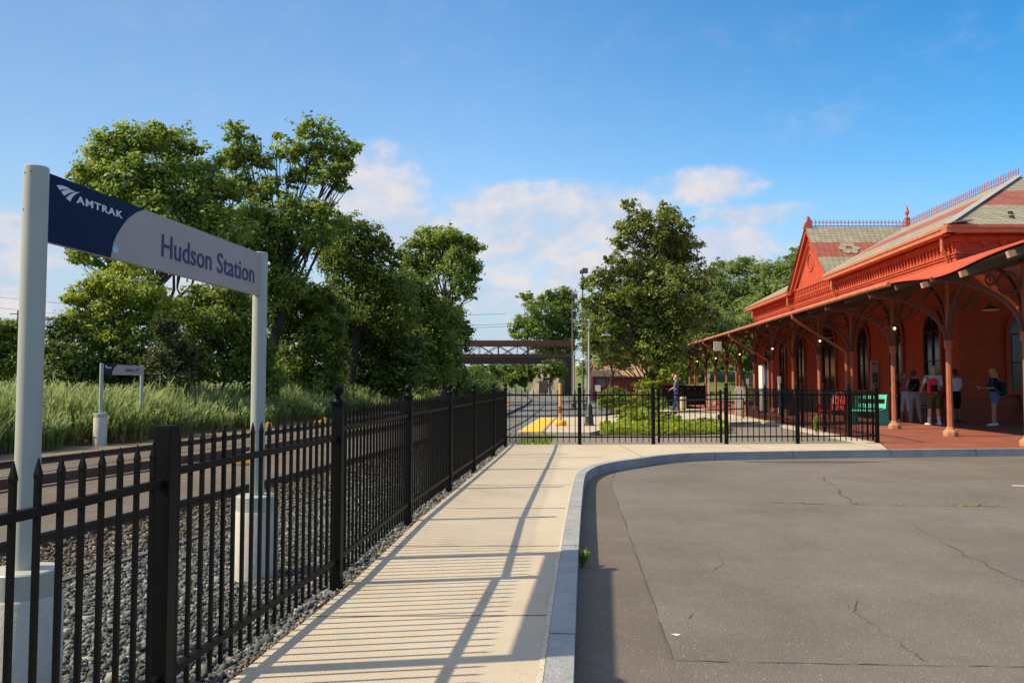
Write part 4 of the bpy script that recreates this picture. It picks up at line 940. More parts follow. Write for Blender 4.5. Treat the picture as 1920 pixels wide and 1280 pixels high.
def furniture():
    TEAL = mat('teal_paint', (.085, .52, .37), .5, .06, 4)
    def bench(t, c, rz, L, m, dp=.46, h=.43, bh=.86, ends=True, slats=2):
        M = Matrix.Rotation(rz, 3, 'Z'); P = lambda x, y, z: Vector(c) + M @ Vector((x, y, z))
        mb = MB(); mb.box(P(0, 0, h), (L, dp, .045), rz); mb.build('seat', m, t)
        for i in range(slats):
            z = h + .14 + (bh - h - .16) * (i / max(1, slats - 1)); mb = MB(); mb.box(P(0, dp / 2 + .03 + .05 * i, z), (L, .03, .13), rz); mb.build('backrest_slat', m, t)
        for s in (-1, 1):
            mb = MB(); x = s * (L / 2 - .02)
            if ends:
                q = [(-dp / 2 - .02, 0), (-dp / 2 + .03, h), (dp / 2 - .06, h + .06), (dp / 2 + .02, bh + .02), (dp / 2 + .11, bh + .02), (dp / 2 + .10, h), (dp / 2 + .14, 0)]
                mb.prism([P(x - .02, y, z) for y, z in q], M @ Vector((.04, 0, 0))); mb.build('end_panel', m, t)
            else:
                for y in (-dp / 2 + .04, dp / 2 - .02): mb.bar(P(x, y, 0), P(x, y, h), .05)
                mb.bar(P(x, dp / 2 + .02, h), P(x, dp / 2 + .1, bh), .05); mb.build('leg', m, t)
    p = G(1640, 797, 0); bit('bench', 'bright teal wooden bench on the brick platform at the corner of the fence', 'bench', (p.x - .1, p.y + .3, 0), lambda t: bench(t, (p.x - .08, p.y + .35, 0), R(-52), 1.0, TEAL))
    p = G(1622, 790, 0); t = thing('tote_bag', (p.x, p.y, .45), 'dark navy bag standing on the teal bench seat', 'bag'); c = Vector((p.x - .02, p.y + .25, .45))
    mb = MB(); mb.box(c + Vector((0, 0, .11)), (.30, .17, .22), .3); mb.build('bag_body', mat('bag_navy', (.012, .02, .05), .8, .3, 20), t, bevel=.03)
    mb = MB(); mb.ring(c + Vector((0, 0, .22)), .08, .012, (.95, .3, 0), (0, 0, 1), 16, 5); mb.build('handle', BLACKD, t)
    WOOD = mat('weathered_wood', (.16, .12, .10), .8, .25, 6)
    q = B(WALL - .45, 29.0, 0); bit('bench', 'weathered grey slatted bench against the wall behind the two women', 'bench', tuple(q), lambda t: bench(t, tuple(q), R(90 + 177) , 1.9, WOOD, ends=False, slats=3))
    q = B(15.9, DS - .5, 0); bit('bench', 'dark slatted bench below the big arched window behind the blond woman', 'bench', tuple(q), lambda t: bench(t, tuple(q), 0, 1.9, WOOD, ends=False, slats=3))
    # red slatted garden chair
    RC = mat('chair_red', (.55, .012, .012), .45, .08, 5); p = G(1560, 790, 0)
    t = thing('garden_chair', (p.x, p.y, 0), 'bright red slatted garden chair on the platform behind the fence', 'chair'); M = Matrix.Rotation(R(-60), 3, 'Z'); P = lambda x, y, z: Vector((p.x, p.y, 0)) + M @ Vector((x, y, z))
    mb = MB(); mb.box(P(0, 0, .36), (.52, .5, .04), R(-60)); mb.build('seat', RC, t)
    for i in range(5): mb = MB(); mb.bar(P(-.21 + .105 * i, .24, .36), P(-.23 + .115 * i, .42, .92 + .05 * math.sin(i * .785)), .08, .02); mb.build('backrest_slat', RC, t)
    for s in (-1, 1):
        mb = MB(); mb.box(P(s * .3, -.02, .55), (.10, .62, .025), R(-60)); mb.build('armrest', RC, t)
        for y in (-.24, .26): mb = MB(); mb.bar(P(s * .28, y, 0), P(s * .28, y, .55), .06, .04); mb.build('leg', RC, t)
    # blue bin, notice board, blue and white kiosk, cupboard-like white sign
    p = G(1473, 779, 0); t = thing('newspaper_box', (p.x, p.y, 0), 'dark blue newspaper box on a stand near the station door', 'newspaper box'); BLU = mat('box_blue', (.008, .03, .12), .4, .1, 6)
    mb = MB(); mb.box((p.x, p.y, .62), (.48, .42, .62)); mb.build('box_body', BLU, t, bevel=.015); mb = MB(); mb.box((p.x, p.y - .215, .68), (.36, .012, .36)); mb.build('door', GLASSDK, t)
    for s in (-1, 1): mb = MB(); mb.box((p.x + s * .18, p.y, .16), (.05, .32, .32)); mb.build('leg', BLACKD, t)
    q = B(WALL - .14, 33.9, 0); t = thing('notice_board', tuple(q), 'tall narrow white notice board with a dark picture on the red wall', 'notice board'); PW = mat('board_white', (.52, .49, .44), .7, .06, 5)
    mb = MB(); bbox(mb, WALL - .34, WALL - .03, 33.75, 33.81, 1.0, 2.2); mb.build('board', PW, t)
    mb = MB(); bbox(mb, WALL - .29, WALL - .08, 33.735, 33.749, 1.25, 1.68); mb.build('picture', mat('picture_dark', (.05, .06, .065), .6, .8, 14, col2=(.22, .24, .22)), t)
    mb = MB(); bbox(mb, WALL - .29, WALL - .10, 33.738, 33.749, 2.02, 2.08); mb.build('heading', mat('heading_dark', (.12, .11, .11), .7), t)
    for s in (.0, .24): mb = MB(); bbox(mb, WALL - .32 + s, WALL - .28 + s, 33.77, 33.80, 0, 1.0); mb.build('leg', PW, t)
    q = D(1430, 720, 36.3); t = thing('information_pillar', (q.x, q.y, 0), 'slim information pillar with one white face and one blue face by the far posts', 'information sign')
    mb = MB(); mb.box((q.x - .045, q.y, 1.05), (.10, .5, 2.0)); mb.build('pillar', mat('pillar_white', (.7, .69, .64), .5), t); mb = MB(); mb.box((q.x + .07, q.y - .1, 1.05), (.12, .35, 1.96)); mb.build('blue_face', mat('pillar_blue', (.10, .15, .33), .5), t)
    mb = MB(); mb.box((q.x + .01, q.y, .03), (.32, .6, .06)); mb.build('foot', BLACKD, t)
    p = D(1345.5, 649, 38.4); t = thing('hanging_sign', tuple(p), 'blank white square sign hanging from the canopy eave', 'sign'); mb = MB(); mb.box(p, (.37, .05, .43)); mb.build('board', mat('sign_cream', (.55, .53, .47), .6, .06, 5), t, bevel=.01)
    for s in (-1, 1): mb = MB(); mb.bar(p + Vector((s * .15, 0, .24)), p + Vector((s * .15, 0, .5)), .015); mb.build('hanger', BLACKD, t)
    for px, d, h, lab in ((1329, 44, 1.55, 'slender white post sign standing left of the dark canopy posts'), (1402, 40, 1.25, 'thin white post beside the brick ramp of the platform'), (1461, 34, 1.3, 'narrow pale post sign between two canopy posts')):
        q = D(px, 740, d); t = thing('signpost', (q.x, q.y, 0), lab, 'signpost'); mb = MB(); mb.box((q.x, q.y, h / 2), (.07, .05, h)); mb.build('post', mat('post_white', (.62, .60, .56), .6, .06, 5), t); mb = MB(); mb.box((q.x, q.y - .03, h + .1), (.13, .02, .28)); mb.build('sign_plate', MATS['post_white'], t)
    p = G(1387, 780, 0); t = thing('cafe_board', (p.x, p.y, 0), 'small white arched sign board standing beside the brick ramp', 'sign board'); pts = [(p.x + s, .75 + z) for s, z in [(-.16, -.7), (.16, -.7), (.16, .25), (.1, .36), (0, .4), (-.1, .36), (-.16, .25)]]
    mb = MB(); mb.prism([(x, p.y, z) for x, z in pts], (0, .04, 0)); mb.build('board', MATS['post_white'], t); mb = MB(); mb.bar((p.x, p.y + .06, .9), (p.x, p.y + .4, .0), .04); mb.build('strut', MATS['post_white'], t)
    # rolling suitcase
    p = G(1281, 768, 0); t = thing('suitcase', (p.x, p.y, 0), 'tan suitcase standing beside the old man', 'suitcase'); mb = MB(); mb.box((p.x, p.y, .33), (.26, .38, .58)); mb.build('case', mat('case_tan', (.42, .35, .24), .7, .12, 12), t, bevel=.05)
    mb = MB(); mb.bar((p.x - .06, p.y + .1, .6), (p.x - .1, p.y + .1, .86), .02); mb.bar((p.x - .06, p.y - .1, .6), (p.x - .1, p.y - .1, .86), .02); mb.bar((p.x - .1, p.y - .1, .86), (p.x - .1, p.y + .1, .86), .025); mb.build('handle', BLACKD, t)
    for s in (-1, 1): mb = MB(); mb.tube([(p.x + .08, p.y + s * .14, .04), (p.x - .02, p.y + s * .14, .04)], .04, 10); mb.build('wheel', BLACKD, t)
    # low pipe handrail beside the path
    pts = [G(1137, 797, 0), G(1230, 793, 0), G(1333, 787, 0), G(1394, 783, 0)]
    t = thing('handrail', tuple(pts[1]), 'low black two bar pipe handrail curving beside the path and the planting bed', 'handrail')
    for z in (.33, .70): mb = MB(); mb.tube([p + Vector((0, 0, z)) for p in pts], .022, 8); mb.build('bar', BLACKD, t)
    for p in pts: mb = MB(); mb.tube([p, p + Vector((0, 0, .72))], .022, 8); mb.lathe(p, [(.06, 0), (.06, .015), (.03, .02)], 10); mb.build('post', BLACKD, t)
    pts = [G(1052, 776, 0), G(1095, 775, 0), G(1140, 771, 0), G(1190, 766, 0)]
    t = thing('handrail', tuple(pts[1]), 'low black handrail at the far side of the path behind the lamp post', 'handrail')
    for z in (.2, .52): mb = MB(); mb.tube([p + Vector((0, 0, z)) for p in pts], .022, 8); mb.build('bar', BLACKD, t)
    for p in pts: mb = MB(); mb.tube([p, p + Vector((0, 0, .54))], .022, 8); mb.build('post', BLACKD, t)
    # yellow crossing post with red band
    YEL = mat('safety_yellow', (.78, .42, .02), .5, .1, 8); ORA = mat('post_orange', (.62, .30, .05), .55, .12, 10)
    p = G(1050.5, 797, 0); t = thing('marker_post', tuple(p), 'orange marker post with a red band on a fat yellow base', 'post')
    mb = MB(); mb.lathe(p, [(.17, 0), (.19, .03), (.19, .10), (.16, .14), (.06, .15)], 18); mb.build('base', YEL, t); mb = MB(); mb.lathe(p, [(.045, .14), (.042, 1.22), (.02, 1.25)], 12); po = mb.build('post', ORA, t)
    mb = MB(); mb.lathe(p, [(.048, .36), (.048, .56)], 12); mb.build('red_band', mat('band_red', (.30, .02, .015), .5), po)
    # yellow derail blocks on the tracks
    for px, py, lab in ((457, 869, 'yellow derail block in the brown paving right of the near sign'), (499, 803, 'yellow derail block on the far rail behind the sign post'), (604, 793, 'yellow derail block on the far rail just left of the ball topped post'), (954, 760, 'yellow derail block on the rail past the far end of the side fence')):
        p = G(px, py, -.12); t = thing('derail_block', tuple(p), lab, 'derail block', 'yellow derail blocks'); mb = MB(); mb.prism([p + Vector((-.14, 0, 0)), p + Vector((.14, 0, 0)), p + Vector((.10, 0, .16)), p + Vector((.04, 0, .2)), p + Vector((-.10, 0, .06))], (0, .22, 0)); mb.build('wedge', YEL, t, bevel=.01)
        mb = MB(); mb.bar(p + Vector((-.3, .1, .06)), p + Vector((0, .1, .06)), .05, .06); mb.build('arm', YEL, t)
    # small white sign by the shrub, small frame across the tracks
    p = D(1121, 735, 34); t = thing('small_sign', (p.x, p.y, -.2), 'tiny white sign on a short post in front of the red shed', 'sign'); mb = MB(); mb.box((p.x, p.y, 1.05), (.22, .03, .26)); mb.build('plate', MATS['post_white'], t); mb = MB(); mb.bar((p.x, p.y + .03, -.2), (p.x, p.y + .03, 1.1), .04); mb.build('post', STEELGREY, t)
    p = D(761, 730, 46); t = thing('small_frame_sign', (p.x, p.y, -.3), 'small grey frame sign in front of the dark trees across the tracks', 'sign'); mb = MB(); mb.box((p.x, p.y, 1.36), (.34, .03, .16)); mb.build('plate', STEELGREY, t)
    for s in (-1, 1): mb = MB(); mb.bar((p.x + s * .15, p.y, -.3), (p.x + s * .15, p.y, 1.4), .035); mb.build('post', STEELGREY, t)
furniture()
def street_lights():
    GALV = mat('galvanised', (.40, .42, .43), .45, .08, 4, metal=.4); LB = mat('lamp_base', (.03, .032, .035), .5)
    def goose(px, py, d, h, lab, flip=1, arm=.26):
        p = D(px, py, d); p.z = -.05; t = thing('street_lamp', tuple(p), lab, 'street lamp', 'gooseneck street lamps')
        mb = MB(); mb.lathe(p, [(.17, 0), (.17, .06), (.13, .10), (.12, .28), (.14, .32), (.10, .38), (.09, .62), (.06, .68)], 16); mb.build('base', LB, t, smooth=True)
        mb = MB(); mb.lathe(p, [(.042, .66), (.030, h)], 12); mb.build('pole', GALV, t, smooth=True)
        top = p + Vector((0, 0, h)); mb = MB(); pts = [top + Vector((flip * arm * (1 - math.cos(a)), 0, arm * math.sin(a))) for a in np.linspace(0, math.pi * .97, 14)]
        mb.tube(pts, .014, 8); mb.build('arm', GALV, t, smooth=True)
        e = pts[-1]; mb = MB(); mb.lathe(e + Vector((0, 0, -.30)), [(.15, 0), (.155, .012), (.12, .05), (.05, .10), (.035, .18), (.03, .30)], 18); mb.build('lamp_shade', mat('lamp_shade_white', (.50, .51, .50), .4), t, smooth=True)
    goose(1105, 797, 24.6, 2.98, 'nearest gooseneck street lamp with a pale pole in front of the leafy tree')
    goose(1076, 760, 41.5, 2.75, 'gooseneck street lamp left of the tree beside the bridge pier', 1, .23); goose(1100, 760, 40.5, 2.45, 'gooseneck street lamp half hidden behind the nearest lamp pole', -1, .2)
    for px, top, d, lab in ((1074, 556, 52, 'tall floodlight mast in front of the bridge end'), (1093, 508, 49, 'tallest floodlight mast rising beside the leafy tree')):
        p = D(px, 740, d); p.z = -.3; q = D(px, top, d); t = thing('floodlight_mast', tuple(p), lab, 'floodlight mast')
        mb = MB(); mb.lathe(p, [(.07, 0), (.04, q.z + .3)], 10); mb.build('mast', mat('mast_brown', (.13, .115, .10), .6, .2, 3), t, smooth=True)
        mb = MB(); mb.box(q + Vector((.12, 0, .02)), (.34, .3, .3)); mb.box(q + Vector((-.1, 0, -.05)), (.18, .25, .2)); mb.build('floodlight', mat('flood_brown', (.10, .07, .055), .6), t, bevel=.03)
street_lights()

# ------------------------------------------------------------------ trees and plants
def limb_path(a, b, rng, n=5, sag=.12):
    a = Vector(a); b = Vector(b); L = (b - a).length; out = []
    for i in range(n + 1):
        t = i / n; p = a.lerp(b, t) + Vector(rng.normal(size=3) * L * .035 * math.sin(t * math.pi)); p.z -= math.sin(t * math.pi) * L * sag * .6; out.append(p)
    return out
def tree(name, label, cat, base, Y, clumps, leaf, m, seed, trunk=.22, bark=None, dens=3.0, depth=.75, fork=.45, limbs=True, group=None, twig=1.0, ground=None, limb_r=.5, infill=.16, sprigs=2):
    """clumps: (photo x, photo y, half width[, half height]) in photo pixels at the tree's own distance Y; each gets real depth.
    base: photo x of the foot of the trunk."""
    rng = np.random.default_rng(seed); k = Y / F_PX
    ft = D(base, 720, Y); gz = ground if ground is not None else ground_z(ft.x, ft.y); foot = Vector((ft.x, Y, gz))
    t = thing(name, tuple(foot), label, cat, group)
    C = []; W3 = []
    spread = np.mean([c[2] for c in clumps]) * k
    for c in clumps:
        rx = c[2] * k; rz = (c[3] if len(c) > 3 else c[2]) * k; dy = rng.uniform(-1, 1) * spread * depth if len(c) < 5 else c[4]
        p = D(c[0], c[1], Y); p = Vector((p.x * (1 + dy / Y), Y + dy, CAM_H + (p.z - CAM_H) * (1 + dy / Y)))
        ry = max(rx, .5 * spread) * rng.uniform(.85, 1.15)
        C.append((p.x, p.y, p.z, rx, ry, rz)); W3.append(p)
        for _ in range(sprigs):
            q = rng.normal(size=3); q /= np.linalg.norm(q); q[2] = abs(q[2]) * .8 if rng.uniform() < .6 else q[2]; e = rng.uniform(.22, .40)
            C.append((p.x + q[0] * rx * .98, p.y + q[1] * ry * .9, p.z + q[2] * rz * 1.0, rx * e, ry * e, rz * e))
    c, n, ti = crown(C, leaf, rng, dens=dens, twig=twig, infill=infill)
    v, f = leaf_cloud(c, n, leaf, rng)
    np_mesh('crown', v - np.array(foot), f, m, t, tint=ti)
    if trunk:
        mb = MB(); bark = bark or BARK
        zs = sorted(p.z for p in W3); top = Vector((sum(p.x for p in W3) / len(W3), Y, lerp(foot.z, zs[-1], .72)))
        mid = foot.lerp(top, fork) + Vector((rng.normal() * .2, rng.normal() * .2, 0)); pts = limb_path(foot, mid, rng, 4, 0) + limb_path(mid, top, rng, 5, 0)[1:]
        rr = [trunk * (1.05 if i == 0 else .85 - .70 * i / (len(pts) - 1)) for i in range(len(pts))]
        mb.tube(pts, rr, 9)
        if limbs:
            for p in W3:
                if p.z < foot.z + .15 * (zs[-1] - foot.z): continue
                j = int(np.clip((p.z - foot.z) / (top.z - foot.z) * (len(pts) - 1) * .62, 1, len(pts) - 2)); a = pts[j]
                L = (p - a).length; r0 = min(rr[j] * .55, trunk * limb_r * .42)
                lp = limb_path(a, p, rng, 5); mb.tube(lp, [r0 * (1 - .8 * q / 5) for q in range(6)], 6)
                for q in range(3):
                    e = p + Vector(rng.normal(size=3)) * spread * .33; mb.tube(limb_path(lp[3 + q % 2], e, rng, 3), [r0 * .45, r0 * .3, r0 * .2, r0 * .08], 5)
        tag(mb.build('trunk', bark, t, smooth=False))
    return t
def trees():
    # across the tracks, left to right
    tree('cottonwood_tree', 'tall cottonwood with a broad pale green crown behind the near name sign', 'tree', 350, 33,
         [(205, 290, 48, 40), (262, 262, 45, 30), (325, 275, 42, 35), (175, 335, 38, 35), (240, 335, 60, 45), (320, 345, 62, 50), (385, 320, 40, 38), (210, 385, 45), (290, 405, 60, 50), (375, 395, 55, 50), (345, 455, 60, 45), (260, 455, 45, 35), (180, 455, 34, 26), (200, 492, 22, 18), (160, 478, 30, 16), (142, 482, 18, 13), (420, 440, 50, 50), (430, 355, 32, 26), (300, 248, 22, 18), (232, 258, 26, 18), (155, 325, 18, 14)],
         .155, LEAF_LIGHT, 1, .36, dens=2.5, depth=1.0)
    tree('cottonwood_tree', 'tall open cottonwood with forked dark limbs against the sky right of the sign', 'tree', 480, 36,
         [(440, 248, 24, 22), (462, 285, 30, 30), (432, 300, 22, 26), (492, 302, 24, 20), (545, 285, 30, 24), (590, 245, 34, 22), (632, 275, 34, 30), (585, 290, 36, 26), (650, 305, 22, 22), (612, 325, 36, 24), (560, 330, 28, 20), (642, 350, 16, 14), (500, 350, 26, 24), (455, 345, 30, 26), (475, 410, 48, 40), (545, 400, 40, 36), (600, 395, 30, 22), (520, 460, 55, 40), (450, 480, 55, 40), (585, 440, 40, 30), (540, 530, 40, 35), (480, 550, 55, 50), (625, 425, 26, 20), (665, 280, 12, 10), (520, 255, 10, 8)],
         .15, LEAF_LIGHT, 2, .40, BARKDK, dens=2.3, depth=.9, limb_r=.62)
    tree('maple_tree', 'dense mid green tree rising between the cottonwood and the far lone tree', 'tree', 660, 44,
         [(640, 425, 32, 24), (680, 440, 34, 26), (615, 455, 36, 34), (655, 480, 45, 40), (705, 470, 30, 26), (735, 482, 18, 14), (720, 450, 16, 14), (695, 520, 42, 36), (632, 500, 40, 34), (640, 560, 40, 36), (690, 580, 50, 45), (735, 530, 36, 36), (610, 600, 40, 45), (745, 590, 45, 45)],
         .16, LEAF_MID, 3, .34, BARKDK, dens=2.4)
    tree('lone_tree', 'tree with a bare stretch of dark trunk under its crown left of the bridge', 'tree', 822, 60,
         [(800, 440, 28, 18), (838, 442, 30, 18), (868, 458, 30, 20), (895, 464, 16, 10), (775, 470, 26, 24), (815, 475, 38, 26), (860, 490, 34, 26), (885, 500, 20, 22), (795, 505, 28, 22), (868, 528, 28, 24), (850, 552, 16, 16), (765, 500, 20, 22), (832, 505, 22, 14), (878, 550, 12, 14)],
         .20, LEAF_LIGHT, 4, .44, BARKDK, dens=2.4, fork=.62, depth=1.1)
    for i, (base, Y, cl, m, lab) in enumerate([
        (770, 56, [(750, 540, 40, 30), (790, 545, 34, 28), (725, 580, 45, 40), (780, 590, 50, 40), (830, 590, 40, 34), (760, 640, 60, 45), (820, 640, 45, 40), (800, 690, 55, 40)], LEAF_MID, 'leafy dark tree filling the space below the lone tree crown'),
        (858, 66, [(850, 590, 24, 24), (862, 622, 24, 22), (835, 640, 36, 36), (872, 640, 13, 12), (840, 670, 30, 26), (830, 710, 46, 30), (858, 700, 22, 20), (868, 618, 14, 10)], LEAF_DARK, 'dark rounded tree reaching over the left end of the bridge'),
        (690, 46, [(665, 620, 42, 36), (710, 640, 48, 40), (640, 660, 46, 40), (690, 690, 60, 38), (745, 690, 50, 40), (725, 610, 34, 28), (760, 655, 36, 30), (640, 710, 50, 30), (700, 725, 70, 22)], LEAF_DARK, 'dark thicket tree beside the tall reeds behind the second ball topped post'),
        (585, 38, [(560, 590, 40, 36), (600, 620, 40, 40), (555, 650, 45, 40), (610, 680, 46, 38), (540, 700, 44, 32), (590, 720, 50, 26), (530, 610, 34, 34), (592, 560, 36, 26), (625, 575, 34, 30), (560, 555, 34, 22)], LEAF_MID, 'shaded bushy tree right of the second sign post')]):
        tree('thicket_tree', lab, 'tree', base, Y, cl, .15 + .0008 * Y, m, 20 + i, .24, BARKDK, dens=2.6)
    tree('young_tree', 'bright yellow green young tree below the near sign panel', 'tree', 240, 28,
         [(240, 505, 36, 20), (205, 535, 42, 26), (265, 545, 44, 30), (160, 555, 34, 22), (135, 560, 18, 10), (215, 585, 50, 30), (290, 580, 36, 30), (160, 605, 40, 28), (260, 620, 50, 34), (200, 640, 46, 30)], .115, LEAF_GOLD, 31, .15, dens=2.6)
    for i, (base, Y, cl, m, lf, lab) in enumerate([
        (110, 27, [(120, 615, 30, 24), (100, 645, 26, 30), (140, 660, 34, 30), (115, 695, 40, 28), (165, 690, 34, 28), (90, 700, 16, 24)], LEAF_DARK, .11, 'dark green bush just right of the near sign post'),
        (15, 31, [(10, 615, 34, 16), (-30, 620, 36, 22), (25, 640, 30, 20), (-10, 660, 45, 34), (20, 690, 40, 26), (-50, 670, 45, 40), (-90, 640, 50, 40)], LEAF_MID, .12, 'bushy tree at the left edge of the picture behind the near sign post'),
        (400, 30, [(380, 560, 40, 26), (430, 555, 40, 26), (350, 590, 40, 28), (410, 605, 50, 34), (460, 600, 40, 36), (370, 640, 50, 36), (440, 650, 50, 36), (400, 690, 60, 30), (480, 670, 40, 40), (325, 690, 40, 30), (500, 715, 40, 26)], LEAF_MID, .12, 'spreading bush under the low end of the sign panel'),
        (310, 27, [(320, 640, 26, 34), (300, 680, 34, 30), (345, 670, 30, 30), (325, 710, 44, 20), (300, 610, 16, 20)], LEAF_CEDAR, .085, 'feathery grey green cedar bush behind the small distant name sign'),
        (235, 28, [(225, 665, 40, 26), (250, 700, 44, 24), (205, 700, 36, 26), (272, 672, 24, 22)], LEAF_DARK, .11, 'low dark bush directly behind the small distant name sign')]):
        tree('bush', lab, 'bush', base, Y, cl, lf, m, 40 + i, .09, BARKDK, dens=2.8, limbs=True)
    # the yard and the hillside on the right
    tree('pear_tree', 'big upright leafy tree in the planting bed in the middle of the yard', 'tree', 1231, 25.2,
         [(1180, 388, 14, 16), (1203, 412, 22, 22), (1180, 430, 26, 24), (1215, 450, 24, 22), (1165, 455, 18, 18), (1252, 400, 24, 20), (1270, 430, 28, 30), (1240, 440, 22, 30), (1290, 470, 26, 30), (1255, 490, 36, 34), (1200, 495, 40, 30), (1160, 500, 28, 22), (1305, 520, 28, 30), (1130, 520, 26, 18), (1100, 530, 14, 14), (1280, 550, 40, 36), (1220, 560, 44, 36), (1165, 550, 42, 30), (1115, 565, 26, 26), (1320, 575, 22, 26), (1298, 600, 28, 26), (1245, 620, 44, 34), (1185, 610, 44, 32), (1130, 610, 36, 28), (1100, 630, 18, 22), (1340, 595, 10, 14), (1255, 655, 26, 20), (1215, 660, 38, 26), (1160, 655, 32, 20), (1120, 650, 24, 16), (1240, 690, 28, 18), (1232, 520, 46, 40), (1210, 590, 50, 40), (1260, 585, 40, 40), (1240, 650, 46, 36), (1190, 560, 40, 36), (1262, 470, 34, 34), (1235, 425, 18, 26), (1150, 585, 40, 30), (1290, 585, 34, 34)],
         .088, LEAF_PEAR, 5, .13, dens=2.5, depth=1.1, fork=.28, ground=-.02, twig=.9, infill=.10)
    tree('basal_shoots', 'bright green shoots sprouting round the foot of the big leafy tree', 'plant', 1215, 24.6, [(1210, 725, 22, 16), (1225, 750, 26, 16), (1250, 705, 14, 20), (1195, 745, 16, 14), (1215, 778, 34, 14), (1180, 785, 30, 10), (1250, 785, 24, 12), (1170, 770, 14, 12)], .085, LEAF_GOLD, 6, .03, dens=1.5, limbs=True, ground=-.02)
    tree('small_tree', 'small round tree in front of the red shed left of the big leafy tree', 'tree', 1147, 36, [(1150, 620, 30, 22), (1125, 640, 26, 20), (1178, 645, 26, 20), (1150, 660, 32, 20), (1130, 680, 20, 12), (1170, 680, 22, 14)], .10, LEAF_PEAR, 7, .10, dens=2.2, ground=-.2)
    tree('round_shrub', 'rounded green shrub beside the path in front of the red shed', 'shrub', 1160, 31, [(1160, 745, 26, 16), (1140, 757, 18, 10), (1183, 758, 18, 12), (1130, 745, 8, 10)], .075, LEAF_MID, 8, 0, dens=3, ground=-.1)
    tree('conical_shrub', 'dark clipped shrub beside the handrail behind the path', 'shrub', 1180, 33, [(1183, 750, 9, 14), (1182, 765, 10, 8)], .05, LEAF_DARK, 9, 0, dens=4, ground=-.1)
    HB = [(1320, 78, [(1310, 600, 34, 30), (1345, 610, 34, 28), (1290, 640, 30, 26), (1330, 650, 44, 28), (1370, 640, 30, 26), (1300, 675, 36, 20), (1265, 650, 24, 30), (1255, 690, 26, 20)], LEAF_HAZY, 'bushy green tree on the bank between the leafy tree and the canopy roof'),
          (1385, 92, [(1340, 525, 30, 22), (1385, 502, 32, 16), (1420, 512, 26, 20), (1360, 545, 40, 26), (1410, 550, 40, 26), (1385, 585, 46, 28), (1350, 575, 30, 24), (1350, 497, 14, 10), (1400, 490, 14, 8)], LEAF_HAZY, 'pale feathery locust tree on the hillside left of the station gable'),
          (1455, 84, [(1450, 505, 24, 16), (1480, 500, 26, 16), (1440, 535, 36, 26), (1475, 540, 36, 28), (1430, 575, 40, 28), (1465, 575, 36, 28), (1500, 530, 30, 30), (1400, 610, 36, 24)], LEAF_HAZY, 'light green tree on the hillside touching the station roof'),
          (1500, 96, [(1500, 470, 18, 8), (1485, 482, 14, 7), (1520, 480, 22, 12), (1505, 500, 26, 16), (1530, 520, 30, 30)], LEAF_HAZY, 'high branching tree whose tip shows beside the gable peak'),
          (1290, 70, [(1280, 700, 24, 18), (1255, 715, 18, 14), (1300, 690, 20, 14)], LEAF_MID, 'low bush on the grassy bank behind the old man'),
          (1395, 74, [(1380, 665, 34, 20), (1410, 680, 24, 22), (1350, 680, 20, 16), (1400, 640, 40, 20)], LEAF_DARK, 'dark tree seen through the posts under the far canopy'),
          (1115, 72, [(1105, 650, 16, 20), (1095, 690, 14, 20), (1120, 620, 20, 20), (1100, 600, 18, 18)], LEAF_MID, 'tree behind the lamp posts between the bridge pier and the red shed'),
          (1190, 95, [(1180, 600, 40, 34), (1230, 610, 36, 30), (1210, 650, 50, 30), (1250, 660, 30, 26), (1165, 650, 30, 30)], LEAF_MID, 'tree behind the red shed mostly hidden by the big leafy tree')]
    for i, (base, Y, cl, m, lab) in enumerate(HB): tree('hillside_tree', lab, 'tree', base, Y, cl, .10 + .0014 * Y, m, 60 + i, .2, dens=2.2, infill=.3)
    BR = [(1040, 142, [(1035, 560, 22, 18), (1058, 552, 20, 16), (1065, 580, 24, 22), (1040, 590, 26, 22), (1068, 615, 22, 22), (1030, 615, 24, 22), (1040, 640, 30, 14), (1025, 655, 26, 14), (1055, 658, 24, 14)], LEAF_MID, 'tall dark tree above the right end of the bridge'),
          (990, 138, [(985, 556, 14, 8), (1003, 575, 20, 16), (972, 602, 16, 14), (995, 605, 24, 20), (962, 622, 12, 8), (975, 628, 18, 10), (1010, 625, 22, 14), (1015, 558, 8, 6)], LEAF_LIGHT, 'bright green tree leaning out above the bridge deck')]
    for i, (base, Y, cl, m, lab) in enumerate(BR): tree('bank_tree', lab, 'tree', base, Y, cl, .34, m, 80 + i, .3, dens=2.6, ground=4.0 if i else 5.0)
    for i, (base, Y, cl, m, lab) in enumerate([
        (900, 160, [(895, 690, 16, 14), (880, 700, 16, 14), (905, 708, 18, 10)], LEAF_LIGHT, 'light green tree under the left part of the bridge'), (925, 175, [(925, 695, 14, 14), (940, 705, 14, 12), (920, 712, 12, 8)], LEAF_MID, 'darker tree under the middle of the bridge'),
        (950, 230, [(948, 690, 14, 10), (960, 700, 12, 10), (945, 706, 12, 8)], LEAF_MID, 'distant tree line clump seen beneath the bridge deck'), (968, 190, [(968, 702, 9, 9), (972, 712, 9, 7)], LEAF_GOLD, 'bright yellow green bush beyond the bridge'),
        (985, 165, [(983, 700, 14, 16), (994, 690, 14, 12), (975, 714, 16, 10), (958, 712, 14, 10), (1000, 705, 12, 14)], LEAF_DARK, 'dark tree beyond the bridge left of the vine covered wall'), (975, 420, [(960, 688, 20, 6), (990, 686, 16, 6), (930, 688, 20, 6)], LEAF_CEDAR, 'hazy far wooded rise seen under the bridge')]):
        tree('distant_tree', lab, 'tree', base, Y, cl, .42 + .0006 * Y, m, 90 + i, .2, dens=2.6, ground=-.3)
